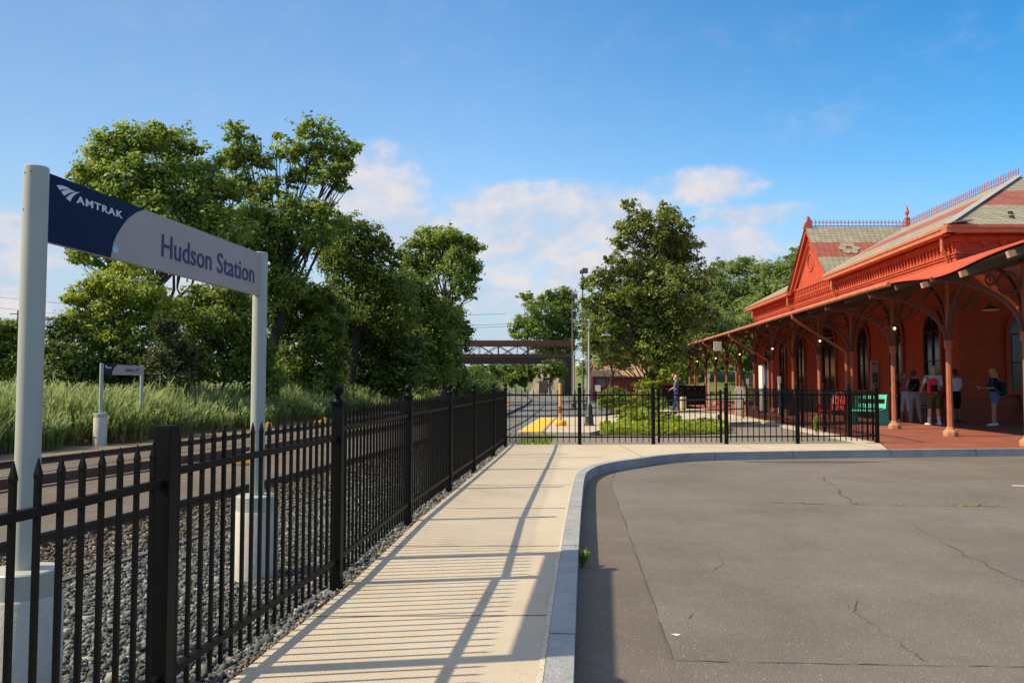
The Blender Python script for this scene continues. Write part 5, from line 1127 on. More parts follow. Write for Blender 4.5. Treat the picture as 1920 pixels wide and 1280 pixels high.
    # low shrub layer along the far side of the tracks so that no bare ground shows below the crowns
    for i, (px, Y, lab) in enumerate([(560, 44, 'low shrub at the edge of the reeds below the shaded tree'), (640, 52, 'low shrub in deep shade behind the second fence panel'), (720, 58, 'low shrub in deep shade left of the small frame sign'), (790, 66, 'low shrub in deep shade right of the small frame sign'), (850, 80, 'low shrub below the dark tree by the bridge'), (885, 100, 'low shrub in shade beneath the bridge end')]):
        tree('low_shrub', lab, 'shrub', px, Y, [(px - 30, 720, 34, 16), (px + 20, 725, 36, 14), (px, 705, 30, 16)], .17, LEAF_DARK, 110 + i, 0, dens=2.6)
trees()

def reeds():
    rng = RNG; n = 30000
    d = 14 + 50 * rng.uniform(0, 1, n) ** 1.5; tb = np.array(TB); xb = np.interp(d, tb[:, 1], tb[:, 0])
    edge = xb - 2.72 - .5 * np.sin(d * 1.1) * .5 - .3 * np.sin(d * 2.7); x = edge - rng.uniform(0, 1, n) ** 1.25 * (8.5 - np.clip(d - 40, 0, 20) * .12)
    patch = .5 + .5 * np.sin(x * 1.3 + 1) * np.sin(d * .55 + x * .4)
    front = np.clip((edge - x) / 1.6, 0, 1)
    h = (.52 + .62 * front + .28 * patch) * rng.uniform(.6, 1.22, n); V = []; F = []; T = []
    o = 0
    lean = rng.normal(size=(n, 2)) * .13 + np.array((.07, -.02))
    for leafk in range(6):
        a = rng.uniform(0, 6.283, n); s0 = h * (0 if leafk == 0 else rng.uniform(.12, .72, n)); ln = h * (1 if leafk == 0 else rng.uniform(.24, .44, n)); wd = (.010 if leafk == 0 else .017) * rng.uniform(.7, 1.3, n)
        dirx = np.cos(a); diry = np.sin(a); out = (0.0 if leafk == 0 else .40)
        P = []
        for k, (up, sp, w) in enumerate(((0, 0, .7), (.5, .30, 1), (.82, .75, .7), (.98 if leafk == 0 else .86, 1.25, .06))):
            z = s0 + ln * up; zz = z / np.maximum(h, .1)
            px = x + lean[:, 0] * h * zz ** 2 + dirx * ln * sp * out * .8; py = d + lean[:, 1] * h * zz ** 2 + diry * ln * sp * out * .8
            wx = -diry * wd * w; wy = dirx * wd * w
            P.append(np.stack([px - wx, py - wy, z - .24], 1)); P.append(np.stack([px + wx, py + wy, z - .24], 1))
            hue = np.clip(zz * 1.25 + rng.normal(size=n) * .13 - (1 - front) * .25 * (patch > .55), 0, 1); T.append(np.repeat(hue[:, None], 2, 1))
        V.append(np.stack(P, 1).reshape(-1, 3)); idx = np.arange(n)[:, None] * 8 + o
        for k in range(3): F.append(np.concatenate([idx + 2 * k, idx + 2 * k + 1, idx + 2 * k + 3, idx + 2 * k + 2], 1))
        o += n * 8
    T = [np.concatenate(T[i * 4:(i + 1) * 4], 1).reshape(-1) for i in range(6)]
    m = leaf_mat('reed_leaf', (.30, .215, .095), (.2, .3, .09), .38, .6); r = [q for q in m.node_tree.nodes if q.type == 'VALTORGB'][0]
    e = r.color_ramp.elements.new(.35); e.color = (.175, .205, .06, 1); e = r.color_ramp.elements.new(.7); e.color = (.145, .235, .06, 1); r.color_ramp.elements[-1].color = (.25, .315, .12, 1)
    o = np_mesh('reeds', np.concatenate(V), np.concatenate(F), m, vcol=np.concatenate(T)); tag(o, 'tall green reeds with straw coloured bases along the far side of the tracks', 'reeds', kind='stuff')
reeds()
def ground_cover():
    rng = RNG
    P = []
    poly = [(2.2, 20.75), (2.5, 23.4), (4.4, 24.6), (6.2, 25.2), (6.3, 24.2), (5.6, 21.4), (4.2, 20.7)]
    def inside(x, y):
        c = False; j = len(poly) - 1
        for i in range(len(poly)):
            if (poly[i][1] > y) != (poly[j][1] > y) and x < (poly[j][0] - poly[i][0]) * (y - poly[i][1]) / (poly[j][1] - poly[i][1]) + poly[i][0]: c = not c
            j = i
        return c
    while len(P) < 9000:
        x, y = rng.uniform(2, 6.6), rng.uniform(20.5, 25.4)
        if inside(x, y): P.append((x, y, rng.uniform(-.02, .15 + .08 * math.sin(x * 3) * math.sin(y * 4))))
    mb = MB(); mb.poly([(x, y, -.03) for x, y in poly]); struct('planting_bed', mb, SOIL)
    v, f = leaf_cloud(np.array(P), rng.normal(size=(len(P), 3)) + np.array((0, -.2, .9)), .085, rng)
    tag(np_mesh('ground_cover', v, f, LEAF_GOLD, tint=rng.uniform(.1, 1, len(f))), 'low bright green ground cover filling the planting bed round the tree', 'ground cover', kind='stuff')
    # grass patch at the end of the walk beyond the cross fence
    P = []; n = 2600; x = rng.uniform(.15, 1.5, n); y = rng.uniform(17.3, 20.3, n); x = x * .5 + (y - 17) * .10
    h = rng.uniform(.03, .11, n); a = rng.uniform(0, 6.28, n); w = .007; V = np.stack([np.stack([x - w * np.cos(a), y - w * np.sin(a), 0 * x - .13], 1), np.stack([x + w * np.cos(a), y + w * np.sin(a), 0 * x - .13], 1), np.stack([x + .03 * np.cos(a + 1) + .003, y + .03 * np.sin(a + 1), -.10 + h], 1), np.stack([x + .03 * np.cos(a + 1) - .003, y + .03 * np.sin(a + 1), -.10 + h], 1)], 1).reshape(-1, 3)
    tag(np_mesh('grass_patch', V, np.arange(n * 4).reshape(n, 4), LEAF_LIGHT, tint=rng.uniform(0, 1, n)), 'small patch of grass beside the yellow strip behind the cross fence', 'grass', kind='stuff')
    # weed at the kerb, plume of grass at the platform fence
    def weed(name, lab, c, n, h, sp, m, lf):
        t = thing(name, tuple(c), lab, 'weed'); Pp = []; Nn = []; mb = MB()
        for i in range(n):
            a = rng.uniform(0, 6.28); e = Vector((math.cos(a) * sp * rng.uniform(.2, 1), math.sin(a) * sp * rng.uniform(.2, 1), h * rng.uniform(.55, 1)))
            mb.bar(c, c + e * .5 + Vector((0, 0, h * .12)), .004); mb.bar(c + e * .5 + Vector((0, 0, h * .12)), c + e, .003)
            for q in range(12):
                k = rng.uniform(.25, 1); Pp.append(tuple(c + e * k + Vector((0, 0, h * .12 * math.sin(k * 3))) + Vector(rng.normal(size=3)) * .008)); Nn.append(rng.normal(size=3) + np.array((0, 0, .5)))
        mb.build('stems', m, t); v, f = leaf_cloud(np.array(Pp), np.array(Nn), lf, rng, .3); np_mesh('leaves', v - np.array(c), f, m, t, tint=rng.uniform(.2, 1, len(f)))
    weed('kerb_weed', 'spiky green weed growing out of the kerb joint by the car park', G(1092, 1062, -.13), 34, .13, .07, LEAF_LIGHT, .03)
    weed('grass_tuft', 'tall pale grass tuft growing against the platform fence', Vector((pf_edge(21.5) - .3, 20.9, -.06)), 24, .5, .1, LEAF_LIGHT, .07)
    tree('vine_curtain', 'curtain of green vines hanging over the stone wall beside the bridge pier', 'vine', 1030, 112, [(1020, 690, 18, 10), (1040, 688, 18, 14), (1055, 695, 9, 24), (1030, 705, 10, 14), (1010, 692, 10, 8), (1048, 715, 7, 14), (1023, 716, 5, 16), (1036, 718, 5, 14), (1044, 700, 9, 18), (1012, 706, 5, 10)], .30, LEAF_MID, 130, 0, dens=1.7, depth=.2)
ground_cover()

# ------------------------------------------------------------------ bridge, stone wall, shed, far cars and wires
def bridge():
    Y = 122.0; TR = mat('truss_rust', (.085, .032, .024), .75, .3, 2); DK = mat('deck_dark', (.013, .012, .013), .8, .2, 2); PL = mat('truss_plate', (.10, .06, .045), .75, .3, 1.2)
    a = D(790, 660, Y); b = D(1078, 660, Y); zb = D(900, 681, Y).z; zt = D(900, 638, Y).z; zd = D(900, 669, Y).z
    t = thing('truss_bridge', (a.x, Y, -.3), 'rusty truss footbridge crossing above the tracks in the distance', 'bridge'); L = b.x - a.x
    mb = MB(); mb.box(((a.x + b.x) / 2, Y + 2.2, (zb + zd) / 2), (L, 4.6, zd - zb)); mb.build('deck', DK, t)
    mb = MB(); mb.box(((a.x + b.x) / 2, Y - .05, zd + .06), (L, .12, .2)); mb.build('lower_chord', TR, t)
    for yy in (Y, Y + 4.3):
        mb = MB(); mb.box(((a.x + b.x) / 2, yy, zt - .36), (L, .3, .74)); mb.build('upper_chord', TR, t)
        n = 8; mb = MB()
        for i in range(n + 1):
            x = lerp(a.x, b.x, i / n); mb.bar((x, yy, zd), (x, yy, zt - .7), .16 if i % 3 == 1 else .09)
            if i < n:
                x2 = lerp(a.x, b.x, (i + 1) / n)
                if i < n - 2: mb.bar((x, yy + .05, zd), (x2, yy + .05, zt - .7), .10); mb.bar((x, yy - .05, zt - .7), (x2, yy - .05, zd), .10)
                else: mb.bar((x, yy, zd if i % 2 else zt - .7), (x2, yy, zt - .7 if i % 2 else zd), .13)
        mb.build('web_members', TR, t)
    mb = MB(); mb.box((lerp(a.x, b.x, .5), Y + 4.5, zd + .35), (L, .06, .5)); mb.build('parapet', mat('parapet_tan', (.19, .11, .075), .8, .3, 1.5), t)
    p = D(1060, 700, Y); mb = MB(); mb.box((p.x, Y + .6, zb / 2 - .15), (2.5, 4.2, zb + .3)); mb.build('pier', DK, t)
    # stone abutment wall by the track, ivy over it
    q0 = D(1000, 720, 110); q1 = D(1046, 720, 116); t = thing('stone_wall', (q0.x, 112, -.3), 'tall rough stone retaining wall below the right end of the bridge', 'wall')
    ST = layered('rubble_stone', [(.3, (.11, .098, .082)), (.5, (.20, .178, .15)), (.7, (.31, .28, .235))], (1.2, 4, 20), .9, .9, 5)
    mb = MB(); h = D(1010, 693, 111).z; mb.prism([(q0.x - .5, 117.5, -.4), (q1.x - .2, 110, -.4), (q1.x - .2, 110, h * .62), (q0.x + 1.3, 116, h * .95), (q0.x + .2, 117, h * .6)], (.9, 2.5, 0)); mb.build('wall', ST, t)
    p = D(1019, 726, 107); t = thing('relay_cabinet', (p.x, p.y, -.3), 'small brown lineside cabinet in front of the stone wall', 'cabinet'); mb = MB(); mb.box((p.x, p.y, .9), (1.2, .8, 1.5)); mb.build('box_body', mat('cabinet_brown', (.10, .06, .045), .7, .15, 4), t, bevel=.03); mb = MB(); mb.box((p.x, p.y, -.1), (.9, .6, .5)); mb.build('stand', STEELGREY, t)
bridge()
def shed():
    Y = 62; a = D(1112, 740, Y); b = D(1262, 740, Y); z0 = D(1112, 752, Y).z; ze = D(1112, 706, Y).z; zr = D(1112, 672, Y).z
    t = thing('red_shed', (a.x, Y, z0), 'red board shed with a tan shingle roof partly hidden behind the trees', 'shed'); RB = mat('barn_red', (.34, .055, .038), .8, .18, 3)
    mb = MB(); mb.box(((a.x + b.x) / 2, Y + 2, (z0 + ze) / 2), (b.x - a.x, 4, ze - z0)); mb.build('wall', RB, t)
    mb = MB()
    x = a.x + .1
    while x < b.x: mb.box((x, Y - .015, (z0 + ze) / 2), (.03, .03, ze - z0)); x += .28
    mb.build('battens', mat('batten_red', (.24, .04, .028), .8), t)
    TAN = layered('tan_shingle', [(.3, (.26, .15, .08)), (.5, (.38, .235, .135)), (.7, (.48, .31, .19))], (1.5, 8, 30), .85)
    mb = MB(); e = .25
    mb.prism([(a.x - e, Y - e, ze - .02), (b.x + e, Y - e, ze - .02), (b.x - .4, Y + 2, zr), (a.x + .4, Y + 2, zr)], (0, 0, .06)); mb.prism([(a.x - e, Y + 4 + e, ze - .02), (a.x + .4, Y + 2, zr), (b.x - .4, Y + 2, zr), (b.x + e, Y + 4 + e, ze - .02)], (0, 0, .06)); rf = mb.build('roof', TAN, t)
    p = D(1127, 717, Y); mb = MB(); mb.box((p.x, Y - .03, p.z), (.62, .05, .62)); wn = mb.build('window', mat('window_grey', (.16, .19, .19), .3), t)
    mb = MB()
    for s in (-1, 1): mb.box((p.x + s * .33, Y - .05, p.z), (.06, .06, .72)); mb.box((p.x, Y - .05, p.z + s * .33), (.6, .06, .06))
    for k in (-.1, .1): mb.box((p.x, Y - .055, p.z + k), (.6, .02, .03))
    mb.build('frame', MATS['barn_red'], wn)
    p = D(1190, 722, Y); mb = MB(); mb.box((p.x, Y - .03, (z0 + ze) / 2 - .1), (.9, .05, ze - z0 - .4)); mb.build('door', mat('door_red', (.28, .045, .03), .8), t)
shed()
def far_cars():
    for px, d, col, nm, lab in ((872, 150, (.55, .55, .54), 'silver', 'tiny silver parked car under the left end of the bridge'), (893, 155, (.62, .61, .58), 'white', 'tiny white parked car beyond the fence under the bridge'), (915, 160, (.06, .065, .07), 'dark', 'tiny dark parked car right of the white one under the bridge')):
        p = D(px, 730, d); p.z = -.3; t = thing('parked_car', tuple(p), lab, 'car', 'cars parked beyond the bridge')
        mb = MB(); mb.prism([(p.x + x, p.y - .85, p.z + z) for x, z in ((-2.1, .3), (2.1, .3), (2.15, .8), (1.3, .92), (.7, 1.42), (-.9, 1.45), (-1.6, .95), (-2.1, .85))], (0, 1.7, 0)); mb.build('body', mat('car_' + nm, col, .3, coat=.5), t, bevel=.05)
        mb = MB(); mb.prism([(p.x + x, p.y - .87, p.z + z) for x, z in ((1.15, .93), (.66, 1.34), (-.85, 1.37), (-1.4, .96))], (0, 1.74, 0)); mb.build('window', GLASSDK, t)
        for s in (-1.3, 1.3): mb = MB(); mb.tube([(p.x + s, p.y - .9, p.z + .32), (p.x + s, p.y + .9, p.z + .32)], .32, 14); mb.build('wheel', BLACKD, t)
far_cars()
def wires():
    WR = mat('wire_dark', (.05, .05, .055), .6); Y = 210
    for pts, lab in ((((-40, 553), (120, 551), (950, 588)), 'upper thin power line crossing the sky above the bridge'), (((-40, 573), (120, 571), (960, 607)), 'middle thin power line crossing the sky above the bridge'), (((-40, 592), (120, 590), (960, 611)), 'lowest thin power line crossing the sky above the bridge')):
        P = [D(x, y, Y) for x, y in pts]; t = thing('power_line', tuple(P[0]), lab, 'power line', 'power lines over the tracks'); mb = MB(); a, b = P[0], P[-1]
        L = [a.lerp(b, i / 30) + Vector((0, 0, -2.6 * (1 - (2 * i / 30 - 1) ** 2))) for i in range(31)]; mb.tube(L, .045, 5); mb.build('wire', WR, t)
    for px, top, Yp, lab in ((29, 582, 120, 'dark utility pole rising behind the bushes at the left edge'), (918, 690, 190, 'pale slender pole under the middle of the bridge'), (985, 695, 205, 'grey pole beyond the bridge beside the vine covered wall')):
        p = D(px, 740, Yp); p.z = -.3; q = D(px, top, Yp); t = thing('utility_pole', tuple(p), lab, 'utility pole'); mb = MB(); mb.lathe(p, [(.16, 0), (.11, q.z + .3)], 8); mb.build('pole', BARK if px < 900 else STEELGREY, t)
        mb = MB(); mb.box(q + Vector((0, 0, -.5)), (1.6 if px < 900 else .5, .1, .12)); mb.build('crossarm', BARK if px < 900 else STEELGREY, t)
wires()

# ------------------------------------------------------------------ people
def loft(rings, n=14):
    """closed body from rings of (centre, half width x, half depth y) lying level"""
    mb = MB(); vs = []; fs = []
    for c, rx, ry in rings:
        for k in range(n):
            a = 2 * math.pi * k / n; vs.append((c[0] + rx * math.cos(a), c[1] + ry * math.sin(a), c[2]))
    for i in range(len(rings) - 1):
        for k in range(n): fs.append((i * n + k, i * n + (k + 1) % n, (i + 1) * n + (k + 1) % n, (i + 1) * n + k))
    fs.append(tuple(range(n - 1, -1, -1))); fs.append(tuple((len(rings) - 1) * n + k for k in range(n))); mb.add(vs, fs); return mb
def limb(mb, pts, rr, n=10):
    """tapered limb with rounded ends"""
    P = [Vector(p) for p in pts]; out = []; R2 = []
    d = (P[1] - P[0]).normalized(); out.append(P[0] - d * rr[0] * .8); R2.append(rr[0] * .45)
    for i in range(len(P) - 1):
        for j in range(4): out.append(P[i].lerp(P[i + 1], j / 4)); R2.append(lerp(rr[i], rr[i + 1], j / 4))
    out.append(P[-1]); R2.append(rr[-1]); d = (P[-1] - P[-2]).normalized(); out.append(P[-1] + d * rr[-1] * .8); R2.append(rr[-1] * .45)
    mb.tube(out, R2, n); return mb
def weld(o, vox):
    m = o.modifiers.new('weld', 'REMESH'); m.mode = 'VOXEL'; m.voxel_size = vox; m.use_smooth_shade = True
    s = o.modifiers.new('relax', 'SMOOTH'); s.factor = .5; s.iterations = 2
def fingers(mb, wrist, d, side, curl, sc):
    """palm, four bent fingers of unequal length and a thumb at the side of the palm"""
    d = Vector(d).normalized(); s = Vector(side).normalized(); nrm = d.cross(s).normalized() * curl
    palm = [wrist, wrist + d * .045 * sc, wrist + d * .085 * sc]
    for off in (-.024, -.008, .008, .024): limb(mb, [wrist + s * off * .5 * sc, wrist + s * off * sc + d * .08 * sc], [.013 * sc, .0125 * sc], 6)
    for off, L in ((-.028, .058), (-.010, .072), (.009, .078), (.027, .070)):
        a = wrist + d * .085 * sc + s * off * sc; b = a + d * L * .5 * sc + nrm * .012; c = b + d * L * .42 * sc * .6 + nrm * .03
        limb(mb, [a, b, c], [.0092 * sc, .0085 * sc, .007 * sc], 6)
    a = wrist + d * .025 * sc - s * .03 * sc; b = a + d * .035 * sc - s * .025 * sc + nrm * .01; limb(mb, [a, b, b + d * .028 * sc + nrm * .014], [.012 * sc, .010 * sc, .008 * sc], 6)
SKIN = {'tan': mat('skin_tan', (.36, .185, .115), .55, .06, 8), 'pale': mat('skin_pale', (.50, .30, .22), .55, .06, 8), 'brown': mat('skin_brown', (.22, .115, .075), .55, .06, 8)}
def cloth(name, col, rough=.85): return mat('cloth_' + name, col, rough, .10, 9, .25, 25, spec=.15)
def person(foot, face, h, label, skin, top, bottom, hair, arms, shoes, sex='f', legs=((0, 0), (0, 0)), lean=0.0, socks=None, headturn=0.0, headtilt=0.0, hairkind='short', sleeve=.5, hem=.52, toplen=.56, tight=False):
    """face: heading the figure looks to (degrees, 0 = away from the camera +Y, 90 = left). arms: (elbow, wrist) per side in body space (x right, y forward, z up, fractions of height)."""
    t = thing('person', tuple(foot), label, 'person'); k = h / 1.75; rz = R(face)
    M = Matrix.Translation(Vector(foot)) @ Matrix.Rotation(rz, 4, 'Z') @ Matrix.Scale(k, 4)
    def fin(mb, name, m, parent=None, vox=None, smooth=True):
        mb.v = [tuple(M @ Vector(v)) for v in mb.v]; o = mb.build(name, m, parent or t)
        if vox: weld(o, vox)
        elif smooth: o.data.shade_smooth()
        return o
    w = 1.0 if sex == 'm' else .90; hipw = .165 if sex == 'm' else .172
    Ln = lambda z: lean * max(0, z - .95) ** 1.2
    sh_z = 1.425; SX = .185 * w; arm = []
    def torso(e, z0=.86, z1=1.47, thick=1.0):
        prof = [(.84, hipw * .95, .115), (.92, hipw, .125), (1.02, .145 * w + .008, .105), (1.10, .138 * w, .10), (1.22, .16 * w, .112), (1.33, .178 * w, .118), (1.40, .17 * w, .10), (1.45, .10 * w, .075), (1.475, .062, .058)]
        return loft([((0, Ln(z), z), rx + e, ry * thick + e) for z, rx, ry in prof if z0 - .03 <= z <= z1 + .03])
    body = torso(0)
    hz = 1.60; hc = Vector((0, Ln(1.6) + .012 + headtilt * .05, hz - abs(headtilt) * .02)); HR = Matrix.Translation(hc) @ Matrix.Rotation(R(headturn), 4, 'Z') @ Matrix.Rotation(-headtilt * .6, 4, 'X')
    limb(body, [(0, Ln(1.43), 1.43), hc - Vector((0, .012, .07))], [.058, .052])
    hd = MB(); hd.sphere((0, -.008, .015), .1, 14, (.78, .98, 1.12)); hd.sphere((0, .028, -.055), .07, 12, (.80, .85, .95)); hd.sphere((0, .098, -.018), .015, 8, (.8, 1, 1.3)); hd.sphere((0, .082, -.062), .02, 8, (1.3, .6, .5))
    for s in (-1, 1): hd.sphere((s * .079, -.005, -.012), .022, 8, (.4, .8, 1.3))
    body.add([HR @ Vector(v) for v in hd.v], hd.f)
    L = []
    for i, s in enumerate((-1, 1)):
        fx_, fy = legs[i]; hip = Vector((s * .088, 0, .90)); kn = Vector((s * .092 + fx_ * .45, .012 + fy * .5, .49)); an = Vector((s * .095 + fx_, fy, .085)); L.append((hip, kn, an))
        limb(body, [hip, hip.lerp(kn, .5), kn, kn.lerp(an, .35), an], [.086, .074, .054, .056, .036]); limb(body, [an + Vector((0, -.03, -.045)), an + Vector((s * .015, .14, -.062))], [.036, .030])
    for i, s in enumerate((-1, 1)):
        el, wr = (Vector(q) for q in arms[i]); sho = Vector((s * SX, Ln(sh_z), sh_z - .025)); arm.append((sho, el, wr))
        limb(body, [sho, sho.lerp(el, .5), el, el.lerp(wr, .3), wr], [.052 * w, .046 * w, .037 * w, .036 * w, .025 * w])
        d = (wr - el); d.normalize(); d2 = (d + Vector((0, 0, -.25))).normalized(); side = Vector((0, 0, 1)).cross(d2) if abs(d2.z) < .9 else Vector((0, 1, 0)); fingers(body, wr, d2, side * -s, s, .92)
    bo = fin(body, 'body', SKIN[skin], vox=.0095 * k)
    # eyes and mouth
    for s in (-1, 1):
        e = MB(); e.sphere(HR @ Vector((s * .031, .086, .012)), .0085, 8); fin(e, 'eye', GLASSDK, bo)
    # top
    tm, bm_ = top, bottom
    mb = torso(.012, .80 if toplen < .5 else .90, 1.44, 1.0)
    if sleeve > 0:
        for sho, el, wr in arm:
            if sleeve <= 1: e2 = sho.lerp(el, sleeve); limb(mb, [sho + Vector((0, 0, .0)), e2], [.064 * w, .056 * w])
            else: limb(mb, [sho, el, el.lerp(wr, sleeve - 1)], [.063 * w, .05 * w, .042 * w])
    fin(mb, 'top', tm, vox=.011 * k)
    # bottom: hem is the height of the hem as a fraction of hip to ankle (1 = full length)
    mb = loft([((0, 0, z), rx + .014, ry + .014) for z, rx, ry in ((.80, hipw * .95, .118), (.88, hipw, .125), (.96, hipw * .97, .118), (1.03, .15 * w, .105))])
    for hip, kn, an in L:
        e = .010 if tight else .024
        if hem <= .5:
            p = hip.lerp(kn, hem * 2); limb(mb, [hip, p], [.092 + e * .4, .072 + e])
        else:
            p = kn.lerp(an, (hem - .5) * 2); limb(mb, [hip, hip.lerp(kn, .5), kn, p], [.09 + e * .4, .078 + e, .056 + e, .044 + e])
    fin(mb, 'shorts' if hem < .55 else 'trousers', bm_, vox=.011 * k)
    for i, (hip, kn, an) in enumerate(L):
        s = (-1, 1)[i]; mb = MB(); a = an + Vector((0, -.055, -.045)); mb.add([], []); limb(mb, [a, a + Vector((s * .01, .12, -.004)), an + Vector((s * .018, .165, -.06))], [.043, .046, .036]); limb(mb, [an + Vector((0, -.03, -.02)), an + Vector((0, -.02, -.05))], [.044, .046])
        mb.v = [(x, y, max(z, .004)) for x, y, z in mb.v]
        so = fin(mb, 'shoe', shoes, vox=.010 * k)
        if socks:
            mb = MB(); limb(mb, [an + Vector((0, 0, -.02)), an.lerp(kn, .38)], [.043, .05]); fin(mb, 'sock', socks)
    mb = MB()
    hs = MB(); hs.sphere((0, -.022, .03), .108, 14, (.84, .98, 1.08))
    if hairkind == 'long':
        hs.sphere((0, -.075, -.06), .085, 12, (.95, .55, 1.3)); hs.sphere((.05, -.04, -.10), .06, 10, (.8, .8, 1.9)); hs.sphere((-.05, -.04, -.10), .06, 10, (.8, .8, 1.9)); hs.sphere((0, -.075, -.19), .07, 10, (1.15, .5, 1.5)); hs.sphere((.062, .02, -.09), .035, 8, (.7, .8, 2.4)); hs.sphere((-.062, .02, -.09), .035, 8, (.7, .8, 2.4))
    elif hairkind == 'bun': hs.sphere((0, -.12, .055), .05, 10); hs.sphere((0, -.06, -.03), .07, 10, (1, .6, 1))
    elif hairkind == 'tied': hs.sphere((0, -.12, -.01), .035, 10); hs.sphere((0, -.135, -.08), .03, 8, (.8, .7, 2.3))
    else: hs.sphere((0, -.055, -.02), .078, 12, (1.0, .7, .9))
    hs.v = [v for v in hs.v]; mb.add([HR @ Vector(v) for v in hs.v], hs.f); hr = fin(mb, 'hair', hair, vox=.012 * k)
    return t, M, fin, arm, HR
def backpack(fin, M, m, m2, label_parts=True, off=(0, -.20, 1.22), sc=1.0):
    mb = MB(); x, y, z = off
    for c, s in (((x, y, z), (.30, .15, .42)), ): mb.box(c, tuple(q * sc for q in s))
    o = fin(mb, 'backpack', m, smooth=False); b = o.modifiers.new('bevel', 'BEVEL'); b.width = .05 * sc; b.segments = 3
    mb = MB(); mb.box((x, y - .09 * sc, z - .08 * sc), (.22 * sc, .06, .20 * sc)); p = fin(mb, 'pocket', m2, o, smooth=False); b = p.modifiers.new('bevel', 'BEVEL'); b.width = .02; b.segments = 2
    for s in (-1, 1):
        mb = MB(); mb.tube([(x + s * .09, y + .05, z + .20), (x + s * .11, y + .12, z + .25), (s * .12, .10, 1.40), (s * .14, .11, 1.28), (s * .16, .02, 1.10), (x + s * .13, y + .06, z - .15)], .018, 6); fin(mb, 'strap', m2, o)
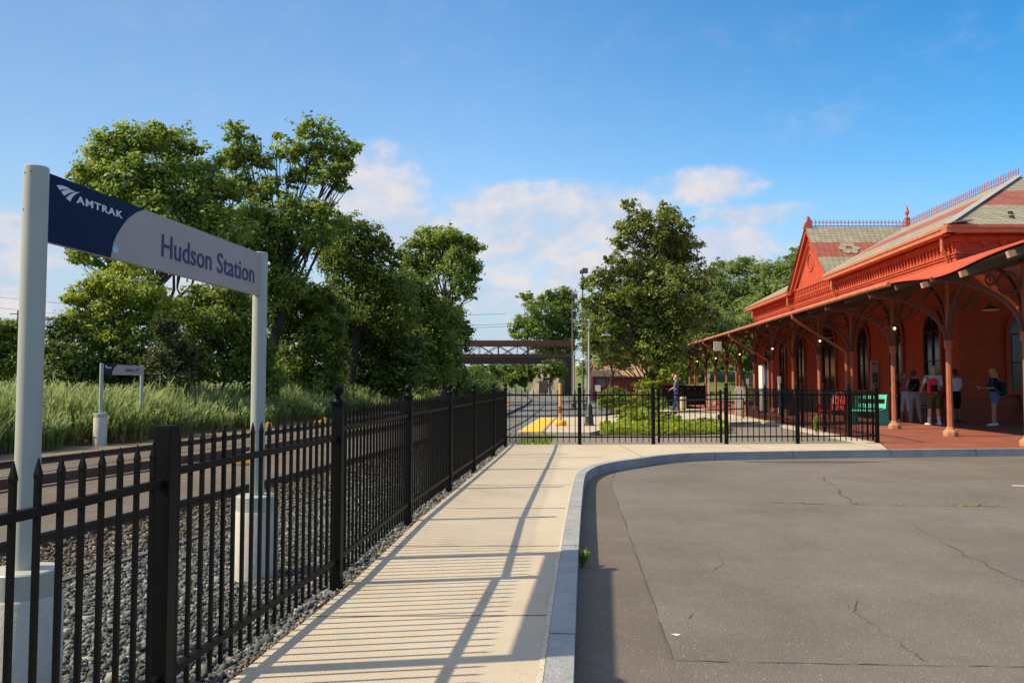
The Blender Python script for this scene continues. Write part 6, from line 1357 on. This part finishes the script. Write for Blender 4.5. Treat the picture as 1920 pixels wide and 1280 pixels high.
def people():
    WHT = cloth('white_shirt', (.56, .58, .66)); GREYP = cloth('grey', (.26, .25, .25)); BLK = cloth('black', (.010, .010, .012)); PNK = cloth('dusty_pink', (.33, .13, .15)); LIL = cloth('white_capri', (.55, .50, .60)); OLV = cloth('olive', (.085, .075, .032)); NVY = cloth('navy', (.012, .016, .035)); DEN = cloth('denim', (.075, .155, .32)); JEAN = cloth('jeans', (.06, .09, .20)); BLUS = cloth('blue_shirt', (.10, .11, .20))
    SHW = mat('shoe_white', (.68, .68, .68), .6, .05, 10); SHD = mat('shoe_dark', (.02, .022, .03), .6); SHT = mat('sandal_tan', (.35, .17, .10), .7); SOCK = cloth('white_sock', (.66, .62, .70))
    BRN = mat('hair_brown', (.055, .028, .016), .6, .3, 30); DKB = mat('hair_dark', (.018, .012, .010), .6, .3, 30); BLO = mat('hair_blond', (.36, .25, .13), .55, .3, 40); GRY = mat('hair_grey', (.34, .30, .26), .65, .25, 30)
    PINKBAG = cloth('hot_pink', (.75, .035, .09), .7); BAGBLK = cloth('bag_black', (.015, .013, .016))
    down = lambda s: ((s * .235, -.02, 1.13), (s * .235, .05, .88))
    # man with the pink rucksack, seen from behind
    p = G(1752, 797, 0); t, M, fin, arm, HR = person(p, 2, 1.80, 'grey haired man from behind in white shirt and olive shorts with a bright pink rucksack', 'pale', WHT, OLV, GRY, ((( -.275, .02, 1.20), (-.24, .22, 1.06)), ((.235, .0, 1.13), (.20, .17, .95))), SHW, 'm', ((-.055, 0), (.055, .01)), socks=SOCK, sleeve=.85, hem=.44)
    backpack(fin, M, PINKBAG, BAGBLK, off=(-.13, -.19, 1.14), sc=.95)
    # woman in the black top, from behind, turned to the right
    p = G(1716, 792, 0); t, M, fin, arm, HR = person(p, -15, 1.68, 'woman from behind in black sleeveless top and light grey trousers with a thin shoulder strap', 'tan', BLK, GREYP, BRN, (((-.225, .05, 1.15), (-.12, .24, 1.12)), ((.25, .03, 1.17), (.13, .22, 1.20))), SHT, 'f', ((-.03, .03), (.06, -.03)), headturn=-55, hairkind='tied', sleeve=0, hem=.97, tight=True)
    mb = MB(); mb.tube([(.13, -.02, 1.45), (.02, -.135, 1.25), (-.16, -.10, .98), (-.19, .0, .90)], .008, 6); fin(mb, 'bag_strap', mat('strap_tan', (.30, .22, .15), .7))
    # woman in pink
    p = G(1698, 789.5, 0); t, M, fin, arm, HR = person(p, 160, 1.68, 'woman in dusty pink top and white capri trousers facing her companions', 'tan', PNK, LIL, BRN, (((-.24, .06, 1.16), (-.05, .20, 1.30)), ((.24, .05, 1.14), (.02, .22, 1.16))), SHT, 'f', ((-.02, 0), (.03, .05)), headturn=20, hairkind='bun', sleeve=0, hem=.70, tight=True)
    # half hidden companion behind the post
    p = G(1680, 789.5, 0); person(p, 200, 1.62, 'dark clothed person mostly hidden behind the left post beside the woman in pink', 'tan', cloth('plum', (.08, .03, .04)), BLK, DKB, (down(-1), ((.235, .02, 1.13), (.16, .2, .98))), SHW, 'f', headturn=-20, hairkind='short', sleeve=.6, hem=.95)
    # man in the white shirt half hidden by the near post
    p = G(1793, 792, 0); t, M, fin, arm, HR = person(p, 20, 1.72, 'dark haired man in long sleeved white shirt and black shorts beside the near post', 'brown', WHT, BLK, DKB, (down(-1), ((.25, .02, 1.15), (.19, .20, 1.02))), SHD, 'm', ((-.02, 0), (.05, .02)), sleeve=1.7, hem=.52)
    mb = MB(); mb.box((.0, .19, .98), (.26, .10, .20)); o = fin(mb, 'waist_bag', BAGBLK, smooth=False)
    # blond woman looking at her phone
    p = G(1866, 798, 0); t, M, fin, arm, HR = person(p, 82, 1.70, 'blond woman in navy shirt, denim shorts and white trainers looking down at her phone', 'tan', NVY, DEN, BLO, (((-.215, .10, 1.14), (-.09, .34, 1.15)), ((.215, .10, 1.14), (.09, .34, 1.15))), SHW, 'f', ((0, .09), (.02, -.06)), headtilt=.55, hairkind='long', sleeve=.85, hem=.24, tight=True)
    mb = MB(); mb.box((0, .44, 1.165), (.075, .14, .010), Matrix.Rotation(.5, 3, 'X')); o = fin(mb, 'phone_cover', SHW, smooth=False)
    backpack(fin, M, cloth('dark_green_bag', (.012, .024, .026)), cloth('teal_strap', (.05, .14, .16)), off=(0, -.22, 1.12), sc=1.0)
    # old man walking to the left
    p = G(1268, 769, 0); t, M, fin, arm, HR = person(p, 88, 1.66, 'old man in blue shirt and jeans with a white face mask walking left', 'pale', BLUS, JEAN, mat('hair_ginger_grey', (.42, .25, .15), .65, .2, 30), (((-.22, .10, 1.14), (-.16, .32, 1.02)), ((.23, -.06, 1.13), (.22, -.02, .88))), SHD, 'm', ((-.01, .14), (.01, -.14)), headtilt=.12, sleeve=.95, hem=.97)
    mb = MB(); mb.sphere(HR @ Vector((0, .075, -.055)), .048, 10, (1.15, .75, .95)); fin(mb, 'face_mask', SHW)
people()
